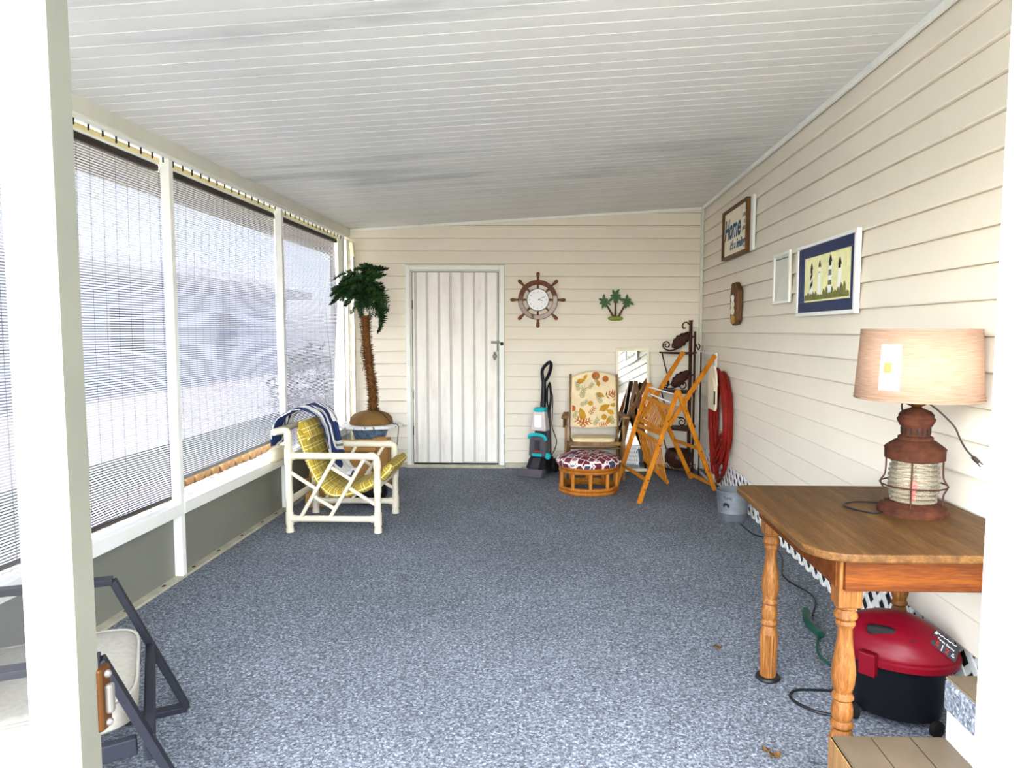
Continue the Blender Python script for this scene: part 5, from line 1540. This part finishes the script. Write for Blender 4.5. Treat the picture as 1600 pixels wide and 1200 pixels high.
for p in (lerp(fAN, aN, 0.12), lerp(fAN, aN, 0.2), lerp(fAN, aN, 0.5), lerp(fAN, aN, 0.72), lerp(fBN, aN, 0.4), lerp(fBN, aN, 0.2), lerp(fBN, aN, 0.8)):
    MB().ell(p + V(0.008, -0.014, 0), 0.006, 0.006, 0.006, 8, 6).build('bolt', M['rustdark'], fc_, rel=True)

dk = thing('dark_folding_stand', 'dark brown crossed wooden folding frame behind the amber chair', 'folding frame', (0.80, 6.90, 0))
for nm, p, q in (('leg', (0.605, 6.895, 0.03), (0.775, 6.895, 0.915)), ('leg', (0.775, 6.905, 0.915), (0.925, 6.905, 0.0)), ('cross_leg', (0.645, 6.90, 0.42), (0.88, 6.90, 0.90)), ('cross_leg', (0.72, 6.885, 0.66), (0.99, 6.885, 0.0))):
    d = (Vector(q) - Vector(p)).normalized()
    MB().beam(p, q, 0.020, 0.036, up=d.cross(Vector((0, 1, 0)))).build(nm, M['darkwood'], dk, smooth=False, bev=0.003, rel=True)

# ---- corner etagere in brown iron with leaves
et = thing('iron_etagere', 'brown wrought iron corner shelf stand with leaf scrolls', 'shelf stand', (1.25, 6.95, 0))
IRON = M['rustdark']
MB().tube([(1.318, 6.985, 0.0), (1.318, 6.985, 1.50)], 0.017, 10).build('post', IRON, et, rel=True)
MB().tube([(1.355, 6.955, 0.0), (1.355, 6.955, 1.40)], 0.011, 8).build('post', IRON, et, rel=True)
MB().tube([(1.385, 6.80, 0.0), (1.385, 6.80, 1.20)], 0.007, 8).build('side_rod', IRON, et, rel=True)
MB().box(1.298, 1.338, 6.965, 7.005, 1.495, 1.51).build('finial', IRON, et, smooth=False, bev=0.004, rel=True)
MB().tube(smooth_path([(1.30, 6.98, 1.47), (1.27, 6.97, 1.49), (1.235, 6.96, 1.47), (1.24, 6.96, 1.43), (1.265, 6.96, 1.435)], 5), 0.007, 6).build('top_scroll', IRON, et, rel=True)
MB().tube(smooth_path([(1.36, 6.94, 1.28), (1.385, 6.92, 1.22), (1.395, 6.90, 1.26), (1.378, 6.90, 1.28)], 5), 0.006, 6).build('top_scroll', IRON, et, rel=True)
def spiral(cx, cz, r, a0, turns, y_, n=22):
    return [(cx + r * (1 - 0.72 * i / n) * math.cos(a0 + turns * 2 * PI * i / n), y_, cz + r * (1 - 0.72 * i / n) * math.sin(a0 + turns * 2 * PI * i / n)) for i in range(n + 1)]
def iron_leaf(x, y_, z_, ang, s):
    b = MB()
    def lf(u, v):
        t = u
        w_ = math.sin(PI * t) ** 0.7 * (1 - 0.35 * t) * s * 0.30 * (1 + 0.12 * math.sin(t * 30))
        k_ = (v - 0.5) * 2
        lx_, lz_ = t * s, k_ * w_
        yy_ = -0.012 * (1 - k_ * k_) - 0.02 * math.sin(PI * t)
        return (x + lx_ * math.cos(ang) - lz_ * math.sin(ang), y_ + yy_, z_ + lx_ * math.sin(ang) + lz_ * math.cos(ang))
    b.grid(lf, 18, 6)
    return b.build('iron_leaf', IRON, et, rel=True, solid=0.006)
for si, zs in enumerate((1.19, 0.812, 0.452)):
    pts = [(1.40, 7.06)] + arc(1.40, 7.06, 0.37, PI, 1.42 * PI, 10)
    shf = MB().prism([(a, b, zs - 0.006) for a, b in pts], (0, 0, 0.012)).build('shelf', IRON, et, smooth=False, rel=True)
    MB().tube([(a, b, zs) for a, b in arc(1.40, 7.06, 0.37, PI, 1.42 * PI, 14)], 0.010, 6).build('shelf_rim', IRON, shf, rel=True)
    if si < 2:
        yl = 6.99
        MB().tube(smooth_path([(1.36, 6.97, zs + 0.17), (1.29, yl, zs + 0.12), (1.20, yl, zs + 0.045), (1.12, yl, zs + 0.02), (1.07, yl, zs + 0.035)], 5) + [Vector(p) for p in spiral(1.085, zs + 0.075, 0.042, -1.9 - PI * 0.0, -1.4, yl)], 0.007, 6).build('scroll', IRON, et, rel=True)
        iron_leaf(1.135, yl - 0.02, zs + 0.05, 0.72, 0.23)
    if si >= 1:
        MB().tube([Vector(p) for p in spiral(1.235, zs + 0.055, 0.045, 2.2, -1.3, 6.93)], 0.006, 6).build('scroll', IRON, et, rel=True)
        MB().tube(smooth_path([(1.06, 6.97, zs + 0.02), (1.16, 6.95, zs + 0.09), (1.24, 6.93, zs + 0.10), (1.275, 6.93, zs + 0.06)], 5), 0.005, 6).build('scroll', IRON, et, rel=True)
    MB().tube(smooth_path([(1.045, 7.03, zs - 0.004), (1.07, 7.0, zs - 0.12), (1.10, 6.98, zs - 0.25), (1.09, 6.98, zs - 0.36)], 5), 0.007, 6).build('side_scroll', IRON, et, rel=True)
for i in range(12):
    x_ = 1.06 + i * 0.026
    MB().tube([(x_, 7.04, 0.055), (x_, 6.78 if x_ > 1.12 else 6.90, 0.055)], 0.004, 5).build('base_grille_bar', IRON, et, rel=True)
MB().tube([(a, b, 0.055) for a, b in arc(1.40, 7.06, 0.37, PI, 1.42 * PI, 14)], 0.010, 6).build('base_rim', IRON, et, rel=True)
po = tag(MB().lathe([(0.055, 0.0), (0.085, 0.012), (0.142, 0.07), (0.148, 0.11), (0.135, 0.16), (0.126, 0.178), (0.130, 0.188), (0.118, 0.186), (0.115, 0.165), (0.05, 0.03)], 32).build('clay_pot', plain('dark_glazed_clay', rgb(58, 32, 23), 0.35, var=0.3, scale=8), None, loc=(1.198, 6.860, 0.067)), 'dark brown glazed pot on the iron stand bottom grille', 'pot')
po.scale = (0.92, 0.92, 0.95)

# ---- white screen frame leaning by the corner, hose hanger and red hose
sf = thing('window_screen_frame', 'white aluminium window screen frame leaning in the back right corner', 'screen frame', (1.42, 6.72, 0))
for p, q in (((1.425, 6.36, 0.0), (1.432, 6.36, 1.20)), ((1.425, 7.07, 0.0), (1.432, 7.07, 1.20)), ((1.432, 6.35, 1.20), (1.432, 7.08, 1.20)), ((1.425, 6.35, 0.012), (1.425, 7.08, 0.012))):
    MB().beam(p, q, 0.012, 0.026, up=(1, 0, 0) if abs(p[2] - q[2]) > 0.5 else (0, 0, 1)).build('frame_bar', M['white'], sf, smooth=False, bev=0.002, rel=True)
hh = thing('hose_hanger', 'beige plastic hose hanger plate mounted on the right wall', 'hose hanger', (XR - 0.013, 6.03, 0.92))
pl_ = [(a, b) for a, b in rounded(-0.15, 0.15, -0.19, 0.19, (0.05, 0.05, 0.13, 0.13))]
MB().prism([(-0.118, a, b) for a, b in pl_], (0.018, 0, 0)).build('front_plate', M['beigeplastic'], hh, smooth=False, bev=0.006)
MB().prism([(-0.123, a * 0.7, b * 0.62 - 0.03) for a, b in pl_], (0.006, 0, 0)).build('raised_panel', M['beigeplastic'], hh, smooth=False, bev=0.004)
MB().box(-0.125, -0.105, -0.145, -0.115, -0.13, -0.02).build('slot', M['darkgap'], hh, smooth=False)
MB().box(-0.110, 0.0, -0.045, 0.045, 0.02, 0.045).build('saddle', M['beigeplastic'], hh, smooth=False, bev=0.005)
ho = thing('garden_hose', 'coiled red rubber hose hanging from the beige hanger', 'hose', (1.40, 6.0, 0.1))
rr = random.Random(5)
for q in range(10):
    xq = 1.372 + (q % 3) * 0.0255
    lay = q // 3
    zb_ = 0.07 + rr.uniform(0.0, 0.34)
    wn_, wf_ = 0.22 + lay * 0.035 + rr.uniform(-0.02, 0.02), 0.20 + lay * 0.028
    zt_ = 0.995 + lay * 0.029
    sw = rr.uniform(0, 0.12)
    pts = [(xq, 6.03, zt_), (xq, 5.94, zt_ - 0.03), (xq, 6.03 - wn_, zt_ - 0.20), (xq, 6.03 - wn_ - 0.03, 0.55), (xq, 6.03 - wn_ * 0.85 + sw, zb_ + 0.14), (xq, 6.03 + sw, zb_), (xq, 6.03 + wf_ * 0.7, zb_ + 0.15), (xq, 6.03 + wf_ * 0.95, 0.55), (xq, 6.03 + wf_ * 0.9, zt_ - 0.2), (xq, 6.12, zt_ - 0.03), (xq, 6.03, zt_)]
    MB().tube(smooth_path(pts, 6), 0.0125, 9).build('coil', M['hose'], ho, rel=True)
MB().tube([(1.372, 5.86, 0.20), (1.372, 5.84, 0.165)], 0.015, 10).build('brass_fitting', M['brass'], ho, rel=True)

# ---- charcoal patio chair in the foreground
ch = thing('patio_armchair', 'charcoal metal patio armchair with grey cushion beside the screen door', 'armchair', (-1.47, 2.03, 0), rz=math.atan2(0.5, 0.865))
HW = 0.335
for sy_ in (-1, 1):
    yy = sy_ * HW
    loop = [(0.32, 0.0), (0.105, 0.525), (-0.40, 0.55), (-0.44, 0.0)]
    for i, nm in enumerate(('front_leg', 'armrest', 'rear_leg', 'runner')):
        (xa, za), (xb, zb) = loop[i], loop[(i + 1) % 4]
        MB().beam((xa, yy, za + (0.011 if za == 0 else 0)), (xb, yy, zb + (0.011 if zb == 0 else 0)), 0.045 if nm != 'armrest' else 0.05, 0.022, up=(-1, 0, 0.0) if nm in ('front_leg', 'rear_leg') else (0, 0, 1)).build(nm, M['darkmetal'], ch, smooth=False, bev=0.003)
MB().box(0.195, 0.225, -HW, HW, 0.21, 0.285).build('seat_front_rail', M['darkmetal'], ch, smooth=False, bev=0.004)
MB().box(-0.36, -0.33, -HW, HW, 0.22, 0.27).build('seat_rear_rail', M['darkmetal'], ch, smooth=False, bev=0.004)
for sy_ in (-1, 1):
    MB().beam((0.18, sy_ * (HW - 0.03), 0.25), (-0.35, sy_ * (HW - 0.03), 0.23), 0.03, 0.05).build('seat_side_rail', M['darkmetal'], ch, smooth=False, bev=0.004)
    MB().beam((-0.33, sy_ * (HW - 0.05), 0.25), (-0.47, sy_ * (HW - 0.05), 0.80), 0.03, 0.03, up=(0, 1, 0)).build('back_post', M['darkmetal'], ch, smooth=False, bev=0.004)
MB().beam((-0.47, -HW + 0.05, 0.80), (-0.47, HW - 0.05, 0.80), 0.03, 0.03).build('back_top_rail', M['darkmetal'], ch, smooth=False, bev=0.004)
sc_ = MB().sbox((-0.09, 0, 0.325), 0.275, 0.285, 0.058, 6.0, 40, 14).build('seat_cushion', M['greyfab'], ch)
pp = []
for i in range(48):
    a = 2 * PI * i / 48
    c_, s_ = math.cos(a), math.sin(a)
    pp.append((-0.09 + 0.272 * math.copysign(abs(c_) ** (1 / 3), c_), 0.282 * math.copysign(abs(s_) ** (1 / 3), s_), 0.368))
MB().tube(pp, 0.005, 6, closed=True).build('piping', M['greyfab'], sc_)
bcu = MB().sbox((0, 0, 0), 0.06, 0.27, 0.23, 5.0, 32, 14).build('back_cushion', M['greyfab'], ch, loc=(-0.35, 0, 0.60))
bcu.rotation_euler = (0, -0.25, 0)

# ---- dry leaves on the carpet
def dry_leaf(loc, s, rz, lab):
    def fn(u, v):
        w_ = math.sin(PI * u) ** 0.8 * 0.35 * s
        k_ = (v - 0.5) * 2
        return (u * s - s / 2, k_ * w_, 0.004 + 0.006 * k_ * k_ + 0.006 * math.sin(u * 7))
    o = MB().grid(fn, 8, 4).build('dry_leaf', plain('dry_brown_leaf', rgb(96, 70, 40), 0.9, var=0.3, scale=50), None, loc=loc, solid=0.001)
    o.rotation_euler = (0, 0, rz)
    return tag(o, lab, 'leaf', 'dry leaves on the carpet')
dry_leaf((0.725, 2.235, 0.001), 0.050, 0.6, 'curled brown dry leaf on the carpet left of the tiled steps')
dry_leaf((0.705, 2.265, 0.001), 0.035, 2.0, 'tiny brown leaf scrap lying just behind the larger curled leaf')
dry_leaf((0.715, 3.03, 0.001), 0.040, 0.1, 'thin brown leaf scrap on the carpet left of the rear table leg')
